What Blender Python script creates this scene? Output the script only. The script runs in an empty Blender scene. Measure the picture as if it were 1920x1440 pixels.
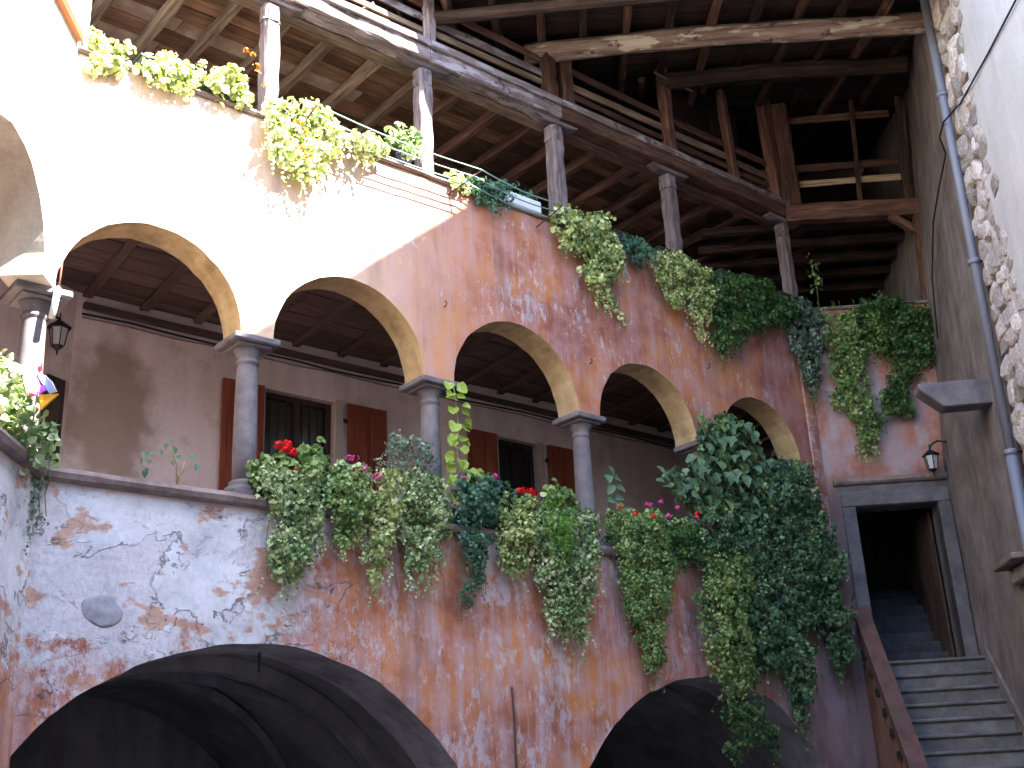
import bpy, bmesh, math, random
import numpy as np
from mathutils import Vector, Matrix, noise
from mathutils.geometry import delaunay_2d_cdt
random.seed(7)
rng = np.random.default_rng(7)
S = bpy.context.scene
COL = S.collection
D = bpy.data
R = math.radians

# ------------------------------------------------------------------ camera
cam_d = D.cameras.new('camera'); cam = D.objects.new('camera', cam_d); COL.objects.link(cam)
cam_d.sensor_width = 36.0; cam_d.lens = 36.0 * 2200 / 1920
cam_d.clip_start = 0.05; cam_d.clip_end = 400
PITCH, ROLL = R(20.5), R(3.0)
cam.matrix_world = Matrix.Translation((0, 0, 1.6)) @ Matrix.Rotation(R(90) + PITCH, 4, 'X') @ Matrix.Rotation(-ROLL, 4, 'Z')
S.camera = cam

# ------------------------------------------------------------------ light
SUN_DIR = Vector((1.026, -0.438, 1.271)).normalized()
SUN_EL = math.asin(SUN_DIR.z)
world = D.worlds.new('World'); S.world = world; world.use_nodes = True
wn = world.node_tree; wn.nodes.clear()
sky = wn.nodes.new('ShaderNodeTexSky'); sky.sky_type = 'NISHITA'; sky.sun_disc = False
sky.sun_elevation = SUN_EL; sky.sun_rotation = math.atan2(SUN_DIR.x, SUN_DIR.y)
sky.air_density = 1.0; sky.dust_density = 0.6; sky.ozone_density = 2.6
bg = wn.nodes.new('ShaderNodeBackground'); bg.inputs['Strength'].default_value = 0.15
wo = wn.nodes.new('ShaderNodeOutputWorld')
wn.links.new(sky.outputs[0], bg.inputs[0]); wn.links.new(bg.outputs[0], wo.inputs[0])
sd = D.lights.new('sun', 'SUN'); sd.energy = 5.0; sd.angle = R(0.53); sd.color = (1.0, 0.95, 0.87)
sun = D.objects.new('sun', sd); COL.objects.link(sun)
sun.rotation_euler = SUN_DIR.to_track_quat('Z', 'Y').to_euler(); sun.location = (20, -10, 30)
S.view_settings.view_transform = 'Standard'; S.view_settings.look = 'None'
S.view_settings.exposure = 3.65; S.view_settings.gamma = 1.0; S.view_settings.use_curve_mapping = False
S.cycles.max_bounces = 10; S.cycles.diffuse_bounces = 6; S.cycles.transparent_max_bounces = 8

# ------------------------------------------------------------------ frames: x along the wall, y into the wall, z up
def frame(o, az):
    a = R(az); d = Vector((math.sin(a), math.cos(a), 0)); n = Vector((-d.y, d.x, 0))
    return Matrix(((d.x, n.x, 0, o[0]), (d.y, n.y, 0, o[1]), (0, 0, 1, 0), (0, 0, 0, 1)))
FW = frame((-2.4205, 10.0), 49.5)      # gallery front
FE = frame((4.2331, 15.6827), 93)      # end wall with the doorway
FL = frame((-3.774, 8.844), -3)        # left wing front
FR = frame((5.8808, 15.5963), 186)     # right hand building
ID = Matrix.Identity(4)

# ------------------------------------------------------------------ node helper
class NT:
    def __init__(s, name):
        s.m = D.materials.new(name); s.m.use_nodes = True; s.t = s.m.node_tree; s.t.nodes.clear()
        s.out = s.t.nodes.new('ShaderNodeOutputMaterial')
        s.bs = s.t.nodes.new('ShaderNodeBsdfPrincipled'); s.t.links.new(s.bs.outputs[0], s.out.inputs[0])
        s.bs.inputs['Roughness'].default_value = .85; s.bs.inputs['Specular IOR Level'].default_value = .25
        s.tc = s.t.nodes.new('ShaderNodeTexCoord'); s.obj = s.tc.outputs['Object']; s._oi = None
    def put(s, inp, v):
        if hasattr(v, 'is_output'): s.t.links.new(v, inp)
        elif isinstance(v, (tuple, list)) and len(v) == 3 and inp.type == 'RGBA': inp.default_value = (*v, 1)
        else: inp.default_value = v
    def rnd(s):
        if s._oi is None: s._oi = s.t.nodes.new('ShaderNodeObjectInfo')
        return s._oi.outputs['Random']
    def map(s, scale=(1, 1, 1), loc=(0, 0, 0), rot=(0, 0, 0), vec=None):
        n = s.t.nodes.new('ShaderNodeMapping'); n.inputs['Scale'].default_value = scale
        n.inputs['Location'].default_value = loc; n.inputs['Rotation'].default_value = rot
        s.put(n.inputs['Vector'], vec or s.obj); return n.outputs[0]
    def shift(s, k=37.0):
        a = s.math('MULTIPLY', s.rnd(), k)
        n = s.t.nodes.new('ShaderNodeVectorMath'); n.operation = 'ADD'
        c = s.t.nodes.new('ShaderNodeCombineXYZ')
        for i in range(3): s.t.links.new(a, c.inputs[i])
        s.t.links.new(s.obj, n.inputs[0]); s.t.links.new(c.outputs[0], n.inputs[1]); s.obj = n.outputs[0]
    def noise(s, scale=5, detail=6, rough=.6, vec=None, dist=0):
        n = s.t.nodes.new('ShaderNodeTexNoise'); n.inputs['Scale'].default_value = scale
        n.inputs['Detail'].default_value = detail; n.inputs['Roughness'].default_value = rough
        n.inputs['Distortion'].default_value = dist
        s.put(n.inputs['Vector'], vec or s.obj); return n.outputs['Fac']
    def vor(s, scale=3, vec=None, feature='DISTANCE_TO_EDGE', out='Distance'):
        n = s.t.nodes.new('ShaderNodeTexVoronoi'); n.feature = feature; n.inputs['Scale'].default_value = scale
        s.put(n.inputs['Vector'], vec or s.obj); return n.outputs[out]
    def ramp(s, fac, stops, interp='LINEAR'):
        n = s.t.nodes.new('ShaderNodeValToRGB'); e = n.color_ramp.elements; n.color_ramp.interpolation = interp
        while len(e) < len(stops): e.new(.5)
        for i, (p, c) in enumerate(stops):
            e[i].position = p; e[i].color = (*c, 1) if isinstance(c, tuple) else (c, c, c, 1)
        s.put(n.inputs[0], fac); return n.outputs[0]
    def math(s, op, a, b=0.0, clamp=False):
        n = s.t.nodes.new('ShaderNodeMath'); n.operation = op; n.use_clamp = clamp
        s.put(n.inputs[0], a); s.put(n.inputs[1], b); return n.outputs[0]
    def mix(s, f, a, b, mode='MIX'):
        n = s.t.nodes.new('ShaderNodeMix'); n.data_type = 'RGBA'; n.blend_type = mode
        s.put(n.inputs[0], f); s.put(n.inputs[6], a); s.put(n.inputs[7], b); return n.outputs[2]
    def sep(s, vec=None):
        n = s.t.nodes.new('ShaderNodeSeparateXYZ'); s.put(n.inputs[0], vec or s.obj); return n.outputs
    def step(s, v, lo, hi):
        n = s.t.nodes.new('ShaderNodeMapRange'); n.interpolation_type = 'SMOOTHSTEP'
        n.inputs['From Min'].default_value = lo; n.inputs['From Max'].default_value = hi
        s.put(n.inputs['Value'], v); return n.outputs[0]
    def col(s, v): s.put(s.bs.inputs['Base Color'], v)
    def rough(s, v): s.put(s.bs.inputs['Roughness'], v)
    def bump(s, h, strength=.4, dist=.02):
        n = s.t.nodes.new('ShaderNodeBump'); n.inputs['Strength'].default_value = strength
        n.inputs['Distance'].default_value = dist; s.put(n.inputs['Height'], h)
        s.t.links.new(n.outputs[0], s.bs.inputs['Normal'])

# ------------------------------------------------------------------ materials
def plaster_facade():
    n = NT('stained_orange_plaster'); x, y, z = n.sep()[:]
    big = n.noise(.9, 5, .6); med = n.noise(3.2, 8, .65); fine = n.noise(22, 6, .7)
    strk = n.noise(1.0, 7, .65, n.map((7, 1, .7))); strk2 = n.noise(1.0, 6, .7, n.map((26, 1, 1.3)))
    base = n.ramp(n.math('ADD', n.math('MULTIPLY', big, .6), n.math('MULTIPLY', med, .4)),
                  [(.34, (.20, .062, .040)), (.46, (.36, .125, .066)), (.55, (.47, .19, .105)), (.68, (.50, .24, .16))])
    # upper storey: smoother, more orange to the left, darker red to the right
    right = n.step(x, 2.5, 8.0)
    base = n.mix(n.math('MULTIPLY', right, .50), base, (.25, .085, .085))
    orange = n.ramp(n.noise(1.3, 4, .5, n.map((1, 1, 1), (9, 2, 4))), [(.48, 0.0), (.66, .75)])
    base = n.mix(orange, base, (.56, .22, .065))
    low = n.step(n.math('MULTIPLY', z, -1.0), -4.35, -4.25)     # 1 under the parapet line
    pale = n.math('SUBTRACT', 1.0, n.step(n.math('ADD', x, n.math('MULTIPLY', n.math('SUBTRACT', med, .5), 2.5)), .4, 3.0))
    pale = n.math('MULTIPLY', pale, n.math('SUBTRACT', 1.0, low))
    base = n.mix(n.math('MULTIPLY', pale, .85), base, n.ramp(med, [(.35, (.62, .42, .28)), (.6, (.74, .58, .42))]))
    # pinkish grey wash
    wash = n.ramp(n.math('ADD', n.math('MULTIPLY', strk, .55), n.math('MULTIPLY', med, .45)), [(.45, 0.0), (.62, 1.0)])
    base = n.mix(n.math('MULTIPLY', wash, n.math('ADD', n.math('MULTIPLY', low, .35), .55)), base, (.46, .33, .345))
    # white efflorescence, denser on the lower wall
    eff = n.math('ADD', n.math('MULTIPLY', n.noise(6.5, 10, .75, n.map((1.6, 1, .8))), .6), n.math('MULTIPLY', n.noise(1.5, 4, .5, n.map((1, 1, 1), (3, 3, 3))), .4))
    e1 = n.ramp(eff, [(.525, 0.0), (.57, 1.0)]); e2 = n.ramp(eff, [(.572, 0.0), (.60, 1.0)])
    e = n.mix(low, e2, e1)
    base = n.mix(n.math('MULTIPLY', e, .60), base, (.55, .50, .52))
    # thin vertical runs and flecks
    runs = n.math('MULTIPLY', n.ramp(strk2, [(.60, 0.0), (.68, 1.0)]), n.ramp(strk, [(.45, 0.0), (.6, 1.0)]))
    base = n.mix(n.math('MULTIPLY', runs, .7), base, (.66, .60, .60))
    fl = n.ramp(n.noise(1.0, 3, .6, n.map((40, 1, 14))), [(.70, 0.0), (.74, 1.0)])
    base = n.mix(n.math('MULTIPLY', fl, .8), base, (.75, .70, .70))
    drk = n.ramp(n.noise(1.0, 5, .6, n.map((3.2, 1, .45), (5, 1, 1))), [(.52, 0.0), (.70, .55)])
    base = n.mix(drk, base, (.17, .10, .10))
    # old bare grey render at the lower left
    wz = n.math('ADD', z, n.math('MULTIPLY', n.math('SUBTRACT', med, .5), 2.6))
    wx = n.math('ADD', x, n.math('MULTIPLY', n.math('SUBTRACT', n.noise(2.0, 6, .65, n.map((1, 1, 1), (7, 1, 2))), .5), 3.0))
    reg = n.math('MULTIPLY', n.math('SUBTRACT', 1.0, n.step(wx, .3, .9)), n.step(wz, 2.75, 3.1))
    reg = n.math('MULTIPLY', reg, low)
    grey = n.ramp(n.noise(2.4, 9, .68, n.map((1, 1, 1), (1, 5, 2))), [(.30, (.36, .355, .38)), (.44, (.53, .52, .54)), (.56, (.64, .62, .64)), (.74, (.72, .69, .70))])
    base = n.mix(reg, base, grey)
    gr = n.math('MULTIPLY', low, n.step(n.math('ADD', x, n.math('MULTIPLY', n.math('SUBTRACT', med, .5), 3.0)), 6.9, 7.6))
    base = n.mix(n.math('MULTIPLY', gr, .8), base, n.ramp(n.noise(2.2, 8, .65, n.map((1.3, 1, .6), (2, 2, 9))), [(.38, (.17, .125, .125)), (.5, (.25, .20, .21)), (.64, (.34, .29, .31))]))
    # layers of render flaking off: each edge is a step with a broken dark rim
    pe = n.noise(1.35, 9, .60, n.map((1, 1, 1.25), (4, 1, 7)), .35)
    peel = n.ramp(pe, [(.515, 0.0), (.525, 1.0)])
    rim = n.ramp(pe, [(.503, 0.0), (.513, 1.0), (.519, 1.0), (.524, 0.0)])
    rim = n.math('MULTIPLY', rim, n.ramp(n.noise(2.4, 4, .55, n.map((1, 1, 1), (2, 8, 1))), [(.47, 0.0), (.55, 1.0)]))
    lowleft = n.math('MULTIPLY', low, n.math('SUBTRACT', 1.0, n.step(x, .9, 2.0)))
    crm = n.math('MULTIPLY', rim, lowleft)
    base = n.mix(n.math('MULTIPLY', n.math('MULTIPLY', peel, reg), .55), base, n.ramp(fine, [(.4, (.40, .36, .38)), (.6, (.58, .52, .53))]))
    rust = n.math('MULTIPLY', n.ramp(n.noise(1.7, 7, .62, n.map((1, 1, 1.6), (6, 4, 2))), [(.56, 0.0), (.60, 1.0)]), lowleft)
    base = n.mix(n.math('MULTIPLY', rust, .8), base, n.ramp(med, [(.4, (.36, .14, .07)), (.6, (.50, .27, .17))]))
    base = n.mix(n.math('MULTIPLY', crm, .8), base, (.10, .08, .08))
    base = n.mix(n.math('MULTIPLY', n.math('SUBTRACT', .5, fine), .5, True), base, (.12, .08, .08))
    n.col(base)
    h = n.math('ADD', n.math('MULTIPLY', med, .5), n.math('MULTIPLY', fine, .22))
    h = n.math('ADD', h, n.math('MULTIPLY', e, .10)); h = n.math('ADD', h, n.math('MULTIPLY', reg, .25))
    h = n.math('SUBTRACT', h, n.math('MULTIPLY', n.math('MULTIPLY', peel, lowleft), .55))
    h = n.math('SUBTRACT', h, n.math('MULTIPLY', crm, .3))
    n.bump(h, .55, .035); return n.m

def simple_plaster(name, c1, c2, c3, scale=1.5, bump=.3, streak=.3, stain=None):
    n = NT(name)
    f = n.math('ADD', n.math('MULTIPLY', n.noise(scale, 8, .65), .6), n.math('MULTIPLY', n.noise(1, 5, .6, n.map((6, 6, .8))), .4))
    c = n.ramp(f, [(.36, c1), (.5, c2), (.64, c3)])
    if stain:
        c = n.mix(n.ramp(n.noise(.8, 5, .6, n.map((1.5, 1.5, 1), (4, 4, 4))), [(.5, 0.0), (.62, streak)]), c, stain)
    fine = n.noise(30, 5, .7); c = n.mix(n.math('MULTIPLY', n.math('SUBTRACT', .52, fine), .8, True), c, (.1, .08, .07))
    n.col(c); n.bump(n.math('ADD', n.noise(5, 8, .65), n.math('MULTIPLY', fine, .3)), bump, .03); return n.m

def wood(name, c1, c2, c3, var=.35, bump=.6, flake=None):
    n = NT(name); n.shift()
    g = n.noise(1.0, 8, .65, n.map((1.6, 26, 26)), .6); p = n.noise(2.2, 5, .6, n.map((1, 3, 3)))
    f = n.math('ADD', n.math('MULTIPLY', g, .6), n.math('MULTIPLY', p, .4))
    c = n.ramp(f, [(.36, c1), (.5, c2), (.66, c3)])
    v = n.math('ADD', n.math('MULTIPLY', n.rnd(), 2 * var), 1 - var)
    hs = n.t.nodes.new('ShaderNodeHueSaturation'); n.put(hs.inputs['Value'], v); n.put(hs.inputs['Color'], c)
    if flake:   # pale patches where the weathered skin has come off
        hs_ = n.mix(n.ramp(n.noise(1, 6, .6, n.map((2.2, 7, 7))), [(.53, 0.0), (.58, .9)]), hs.outputs[0], flake)
        hs_ = n.mix(n.ramp(n.noise(1, 3, .6, n.map((3.5, 5, 5), (4, 1, 1))), [(.60, 0.0), (.64, .8)]), hs_, (.06, .035, .03))
    else: hs_ = hs.outputs[0]
    c = n.mix(n.ramp(n.noise(1, 4, .6, n.map((.8, 40, 40))), [(.60, 0.0), (.66, .8)]), hs_, (.025, .018, .014))
    n.col(c); n.bump(n.math('ADD', g, n.math('MULTIPLY', p, .4)), bump, .012); n.rough(.8); return n.m

def stone(name, c1, c2, c3, scale=6, bump=.5, var=.0):
    n = NT(name); n.shift()
    f = n.noise(scale, 9, .7); c = n.ramp(f, [(.33, c1), (.5, c2), (.68, c3)])
    if var:
        hs = n.t.nodes.new('ShaderNodeHueSaturation'); n.put(hs.inputs['Value'], n.math('ADD', n.math('MULTIPLY', n.rnd(), 2 * var), 1 - var)); n.put(hs.inputs['Color'], c); c = hs.outputs[0]
    sp = n.ramp(n.noise(40, 3, .6), [(.66, 0.0), (.72, .25)]); c = n.mix(sp, c, (.55, .53, .5))
    n.col(c); n.bump(n.math('ADD', f, n.math('MULTIPLY', n.noise(45, 4, .7), .3)), bump, .015); n.rough(.75); return n.m

def leafmat(name, stops, trans=.22):
    n = NT(name); g = n.t.nodes.new('ShaderNodeNewGeometry')
    r = g.outputs['Random Per Island']
    big = n.noise(3.5, 2, .5)
    big = n.ramp(big, [(.3, 0.0), (.7, 1.0)]); f = n.math('ADD', n.math('MULTIPLY', r, .60), n.math('MULTIPLY', big, .40))
    c = n.ramp(f, stops); n.col(c); n.rough(.5); n.bs.inputs['Specular IOR Level'].default_value = .35
    tr = n.t.nodes.new('ShaderNodeBsdfTranslucent'); tc = n.mix(.5, c, (.25, .42, .05)); n.put(tr.inputs['Color'], tc)
    mx = n.t.nodes.new('ShaderNodeMixShader'); mx.inputs[0].default_value = trans
    n.t.links.new(n.bs.outputs[0], mx.inputs[1]); n.t.links.new(tr.outputs[0], mx.inputs[2]); n.t.links.new(mx.outputs[0], n.out.inputs[0])
    return n.m

def flat(name, c, rough=.6, spec=.3, metal=0.0, noise_amt=.25):
    n = NT(name); n.col(n.mix(n.math('MULTIPLY', n.noise(9, 5, .6), noise_amt), c, tuple(k * .35 for k in c)))
    n.rough(rough); n.bs.inputs['Metallic'].default_value = metal; n.bs.inputs['Specular IOR Level'].default_value = spec
    n.bump(n.noise(30, 4, .6), .15, .004); return n.m

M = {}
M['facade'] = plaster_facade()
M['intrados'] = simple_plaster('ochre_plaster', (.30, .20, .10), (.48, .34, .17), (.58, .43, .24), 3, .25, .4, (.33, .22, .15))
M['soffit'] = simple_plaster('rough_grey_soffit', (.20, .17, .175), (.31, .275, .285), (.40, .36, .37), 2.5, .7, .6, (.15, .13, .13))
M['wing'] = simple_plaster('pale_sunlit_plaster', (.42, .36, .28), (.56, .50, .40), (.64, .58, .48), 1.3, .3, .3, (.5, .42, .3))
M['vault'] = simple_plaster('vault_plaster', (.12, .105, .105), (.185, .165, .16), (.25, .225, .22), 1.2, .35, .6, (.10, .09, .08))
M['backwall'] = simple_plaster('pink_beige_plaster', (.56, .44, .40), (.70, .56, .52), (.76, .62, .58), .8, .12, .35, (.42, .31, .24))
def low_grey_brown():   # darker grey brown tone on the lower part of the end wall
    n = D.materials['patchy_red_grey_plaster'].node_tree
    bs = [q for q in n.nodes if q.type == 'BSDF_PRINCIPLED'][0]; src = bs.inputs['Base Color'].links[0].from_socket
    tc = n.nodes.new('ShaderNodeTexCoord'); sp = n.nodes.new('ShaderNodeSeparateXYZ'); ns = n.nodes.new('ShaderNodeTexNoise'); ns.inputs['Scale'].default_value = 2.5; ns.inputs['Detail'].default_value = 7
    n.links.new(tc.outputs['Object'], sp.inputs[0]); n.links.new(tc.outputs['Object'], ns.inputs['Vector'])
    ad = n.nodes.new('ShaderNodeMath'); ad.operation = 'ADD'; n.links.new(sp.outputs[2], ad.inputs[0]); n.links.new(ns.outputs['Fac'], ad.inputs[1])
    rp = n.nodes.new('ShaderNodeMapRange'); rp.inputs[1].default_value = 6.4; rp.inputs[2].default_value = 5.9; rp.inputs[4].default_value = .85
    n.links.new(ad.outputs[0], rp.inputs[0])
    mx = n.nodes.new('ShaderNodeMix'); mx.data_type = 'RGBA'; n.links.new(rp.outputs[0], mx.inputs[0]); n.links.new(src, mx.inputs[6])
    mx.inputs[7].default_value = (.135, .105, .11, 1); n.links.new(mx.outputs[2], bs.inputs['Base Color'])
def damp():
    n = D.materials['pink_beige_plaster'].node_tree
    bs = [q for q in n.nodes if q.type == 'BSDF_PRINCIPLED'][0]; src = bs.inputs['Base Color'].links[0].from_socket
    tc = n.nodes.new('ShaderNodeTexCoord'); mp = n.nodes.new('ShaderNodeMapping'); mp.vector_type = 'TEXTURE'
    mp.inputs['Location'].default_value = (-.42, 0, 5.75); mp.inputs['Scale'].default_value = (.62, 30, 1.15)
    gr = n.nodes.new('ShaderNodeTexGradient'); gr.gradient_type = 'SPHERICAL'
    ns = n.nodes.new('ShaderNodeTexNoise'); ns.inputs['Scale'].default_value = 4; ns.inputs['Detail'].default_value = 6
    n.links.new(tc.outputs['Object'], mp.inputs[0]); n.links.new(mp.outputs[0], gr.inputs[0]); n.links.new(tc.outputs['Object'], ns.inputs['Vector'])
    ad = n.nodes.new('ShaderNodeMath'); ad.operation = 'ADD'; n.links.new(gr.outputs['Fac'], ad.inputs[0]); n.links.new(ns.outputs['Fac'], ad.inputs[1])
    rp = n.nodes.new('ShaderNodeMapRange'); rp.inputs[1].default_value = .58; rp.inputs[2].default_value = .95; rp.inputs[4].default_value = .75
    n.links.new(ad.outputs[0], rp.inputs[0])
    mx = n.nodes.new('ShaderNodeMix'); mx.data_type = 'RGBA'; n.links.new(rp.outputs[0], mx.inputs[0]); n.links.new(src, mx.inputs[6])
    mx.inputs[7].default_value = (.24, .165, .10, 1); n.links.new(mx.outputs[2], bs.inputs['Base Color'])
damp()
M['upwall'] = simple_plaster('upper_gallery_plaster', (.30, .20, .14), (.44, .32, .24), (.58, .48, .38), 1.2, .2, .8, (.24, .14, .08))
M['stairwall'] = simple_plaster('dull_brown_orange_plaster', (.15, .07, .05), (.22, .105, .075), (.24, .165, .15), 2.6, .45, .6, (.17, .13, .13))
M['endwall'] = simple_plaster('patchy_red_grey_plaster', (.28, .10, .065), (.38, .17, .12), (.40, .32, .33), 2.6, .45, .6, (.36, .33, .36))
low_grey_brown()
M['sidewall'] = simple_plaster('grey_brown_render', (.12, .10, .10), (.20, .175, .172), (.28, .25, .25), 2.4, .6, .6, (.13, .10, .09))
M['white'] = simple_plaster('white_lime_plaster', (.42, .41, .42), (.50, .49, .49), (.55, .54, .535), .9, .15, .3, (.38, .365, .37))
M['mortar'] = simple_plaster('pale_mortar', (.22, .18, .15), (.36, .31, .27), (.48, .43, .38), 7, .8, .4, (.2, .16, .13))
M['rubble'] = stone('rubble_stone', (.26, .21, .19), (.46, .41, .39), (.66, .61, .58), 5, .8, .45)
M['colstone'] = stone('grey_column_stone', (.10, .085, .09), (.155, .135, .14), (.22, .20, .205), 3, .35)
M['coping'] = stone('brown_coping_stone', (.12, .085, .07), (.21, .155, .135), (.30, .235, .22), 4, .5, .1)
M['stepstone'] = stone('grey_step_stone', (.08, .073, .07), (.13, .118, .115), (.185, .172, .165), 3, .35, .08)
M['jamb'] = stone('door_surround_stone', (.075, .068, .072), (.115, .105, .11), (.165, .155, .16), 4, .35, .05)
M['greywood'] = wood('weathered_grey_wood', (.09, .062, .058), (.19, .145, .14), (.32, .26, .27), .15, .9, (.36, .31, .33))
M['postwood'] = wood('grey_post_wood', (.07, .05, .05), (.15, .115, .115), (.25, .20, .215), .12, .9)
M['redwood'] = wood('red_brown_wood', (.045, .022, .018), (.115, .055, .04), (.22, .125, .09), .35, .8)
M['ceilwood'] = wood('brown_ceiling_board', (.10, .055, .035), (.22, .12, .07), (.34, .215, .14), .6, .5)
M['joist'] = wood('brown_joist_wood', (.10, .065, .045), (.22, .15, .10), (.36, .27, .19), .25, .8)
M['darkwood'] = wood('dark_attic_wood', (.022, .014, .012), (.05, .030, .023), (.10, .062, .046), .4, .8)
M['passage'] = simple_plaster('painted_shade_passage_plaster', (.05, .035, .03), (.085, .06, .05), (.12, .085, .07), 1.6, .4, .5, (.04, .03, .03))  # shade of the interior put into the plaster colour
M['shadestep'] = stone('painted_shade_step_stone', (.022, .022, .026), (.038, .037, .043), (.06, .058, .066), 3, .35)  # darkened copy of the step stone, passage shade put into the colour
M['logwood'] = wood('pale_old_log', (.13, .085, .06), (.26, .175, .135), (.40, .30, .235), .12, .9, (.62, .52, .40))
M['fieldstone'] = stone('blue_grey_field_stone', (.20, .19, .21), (.31, .30, .33), (.42, .40, .43), 5, .6)
M['creamwood'] = wood('pale_new_board', (.30, .22, .14), (.42, .32, .21), (.48, .38, .27), .05, .3)
M['shutter'] = wood('rust_painted_shutter', (.12, .028, .014), (.20, .048, .024), (.26, .07, .036), .08, .25)
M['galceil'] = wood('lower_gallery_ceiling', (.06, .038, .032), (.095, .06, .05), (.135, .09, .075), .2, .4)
M['brownpaint'] = simple_plaster('brown_painted_render', (.065, .035, .032), (.11, .058, .05), (.15, .085, .072), 3, .3, .5, (.09, .06, .05))
M['frame'] = flat('pale_window_frame', (.42, .35, .28))
M['glass'] = flat('dark_window_glass', (.05, .045, .035), .15, .5, 0, .3)
M['iron'] = flat('black_iron', (.025, .024, .026), .55, .5, .6)
M['rust'] = flat('rusty_iron', (.12, .055, .035), .8, .3, .2)
M['pipe'] = flat('grey_blue_metal_pipe', (.25, .26, .31), .7, .3, .5)
M['cable'] = flat('black_cable', (.02, .02, .02), .6)
M['green'] = flat('green_plastic_line', (.16, .30, .24), .5)
M['terracotta'] = flat('terracotta', (.38, .16, .08), .8)
M['darkbox'] = flat('dark_planter_plastic', (.035, .05, .035), .6)
M['bluepot'] = flat('blue_grey_pot', (.16, .16, .28), .5)
M['whitebox'] = flat('white_planter_plastic', (.72, .72, .74), .5)
M['chime'] = flat('white_enamel_tube', (.75, .75, .72), .4)
M['petalred'] = flat('red_petals', (.72, .015, .012), .6, .2, 0, .1)
M['petalpink'] = flat('magenta_petals', (.62, .06, .28), .6, .2, 0, .1)
M['petalorange'] = flat('orange_petals', (.75, .22, .02), .6, .2, 0, .1)
M['purple'] = flat('purple_fabric', (.22, .05, .45), .6); M['yellow'] = flat('yellow_orange_fabric', (.80, .40, .03), .6)
M['sky_blue'] = flat('pale_blue_fabric', (.45, .60, .78), .6); M['pinkf'] = flat('pink_fabric', (.75, .08, .20), .6)
M['stem'] = flat('green_stem', (.12, .14, .05), .7); M['twig'] = flat('pale_twig', (.38, .27, .15), .7)
M['paving'] = stone('courtyard_cobble', (.14, .13, .12), (.22, .21, .20), (.30, .28, .27), 3, .5)
M['lampglass'] = flat('frosted_lamp_glass', (.45, .45, .44), .3, .5)
M['ivy_var'] = leafmat('variegated_ivy_leaf', [(.10, (.05, .10, .04)), (.34, (.15, .24, .09)), (.56, (.34, .43, .18)), (.84, (.60, .64, .38))])
M['ivy_yel'] = leafmat('yellow_green_leaf', [(.12, (.09, .14, .04)), (.38, (.26, .34, .10)), (.62, (.46, .52, .20)), (.88, (.64, .65, .34))])
M['ivy_green'] = leafmat('green_ivy_leaf', [(.12, (.016, .045, .014)), (.45, (.045, .11, .03)), (.7, (.09, .18, .045)), (.92, (.20, .28, .08))])
M['ivy_mid'] = leafmat('mid_green_leaf', [(.12, (.045, .09, .03)), (.38, (.12, .21, .06)), (.64, (.24, .35, .11)), (.90, (.46, .52, .22))])
M['ivy_dark'] = leafmat('dark_green_leaf', [(.12, (.03, .06, .035)), (.40, (.07, .14, .075)), (.64, (.12, .22, .10)), (.86, (.27, .38, .16))])
M['ivy_grey'] = leafmat('silver_green_leaf', [(.12, (.04, .07, .05)), (.45, (.10, .16, .11)), (.75, (.22, .29, .21)), (.95, (.42, .46, .36))])
M['ivy_blue'] = leafmat('blue_green_leaf', [(.12, (.02, .055, .035)), (.45, (.05, .13, .08)), (.75, (.10, .21, .13)), (.95, (.2, .3, .18))])
M['ivy_pale'] = leafmat('painted_sunlight_leaf', [(.12, (.22, .30, .06)), (.40, (.48, .52, .20)), (.65, (.66, .66, .38)), (.9, (.78, .74, .5))])  # pale colour stands in for strong sun on these leaves
M['fern'] = leafmat('fine_fern', [(.1, (.05, .15, .015)), (.5, (.11, .29, .03)), (.9, (.2, .42, .06))])
M['broad'] = leafmat('broad_dark_leaf', [(.10, (.03, .07, .045)), (.38, (.07, .14, .08)), (.66, (.13, .21, .11)), (.9, (.30, .38, .12))], .15)
M['limeleaf'] = leafmat('lime_leaf', [(.12, (.12, .22, .03)), (.5, (.30, .42, .06)), (.9, (.5, .58, .12))], .3)

# ------------------------------------------------------------------ object helpers
def thing(name, label, cat, loc=(0, 0, 0), group=None):
    o = D.objects.new(name, None); COL.objects.link(o); o.location = loc; o.empty_display_size = .1
    o['label'] = label; o['category'] = cat
    if group: o['group'] = group
    return o
def root_of(o):
    while o.parent: o = o.parent
    return o
def put(name, me, mat, parent=None, mw=ID, label=None, kind=None, smooth=False):
    o = D.objects.new(name, me); COL.objects.link(o)
    if mat is not None and not me.materials:
        for m in (mat if isinstance(mat, (list, tuple)) else [mat]): me.materials.append(m)
    if parent is not None:
        o.parent = parent
        w = PM[parent] if parent in PM else Matrix.Translation(parent.location)
        o.matrix_parent_inverse = w.inverted()
    o.matrix_basis = mw
    PM[o] = mw.copy()
    if smooth:
        me.polygons.foreach_set('use_smooth', [True] * len(me.polygons))
    if label: o['label'] = label
    if kind: o['kind'] = kind
    return o
PM = {}
def bm_mesh(bm, name='mesh'):
    bmesh.ops.recalc_face_normals(bm, faces=bm.faces[:])
    me = D.meshes.new(name); bm.to_mesh(me); bm.free(); return me
def py_mesh(v, f, name='mesh'):
    me = D.meshes.new(name); me.from_pydata(v, [], f); me.update(); return me
def add_box(bm, lo, hi, bev=0):
    r = bmesh.ops.create_cube(bm, size=1.0); vs = r['verts']
    for v in vs:
        v.co = Vector([lo[i] + (v.co[i] + .5) * (hi[i] - lo[i]) for i in range(3)])
    if bev:
        es = list({e for v in vs for e in v.link_edges})
        bmesh.ops.bevel(bm, geom=es, offset=bev, segments=1, affect='EDGES')
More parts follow.
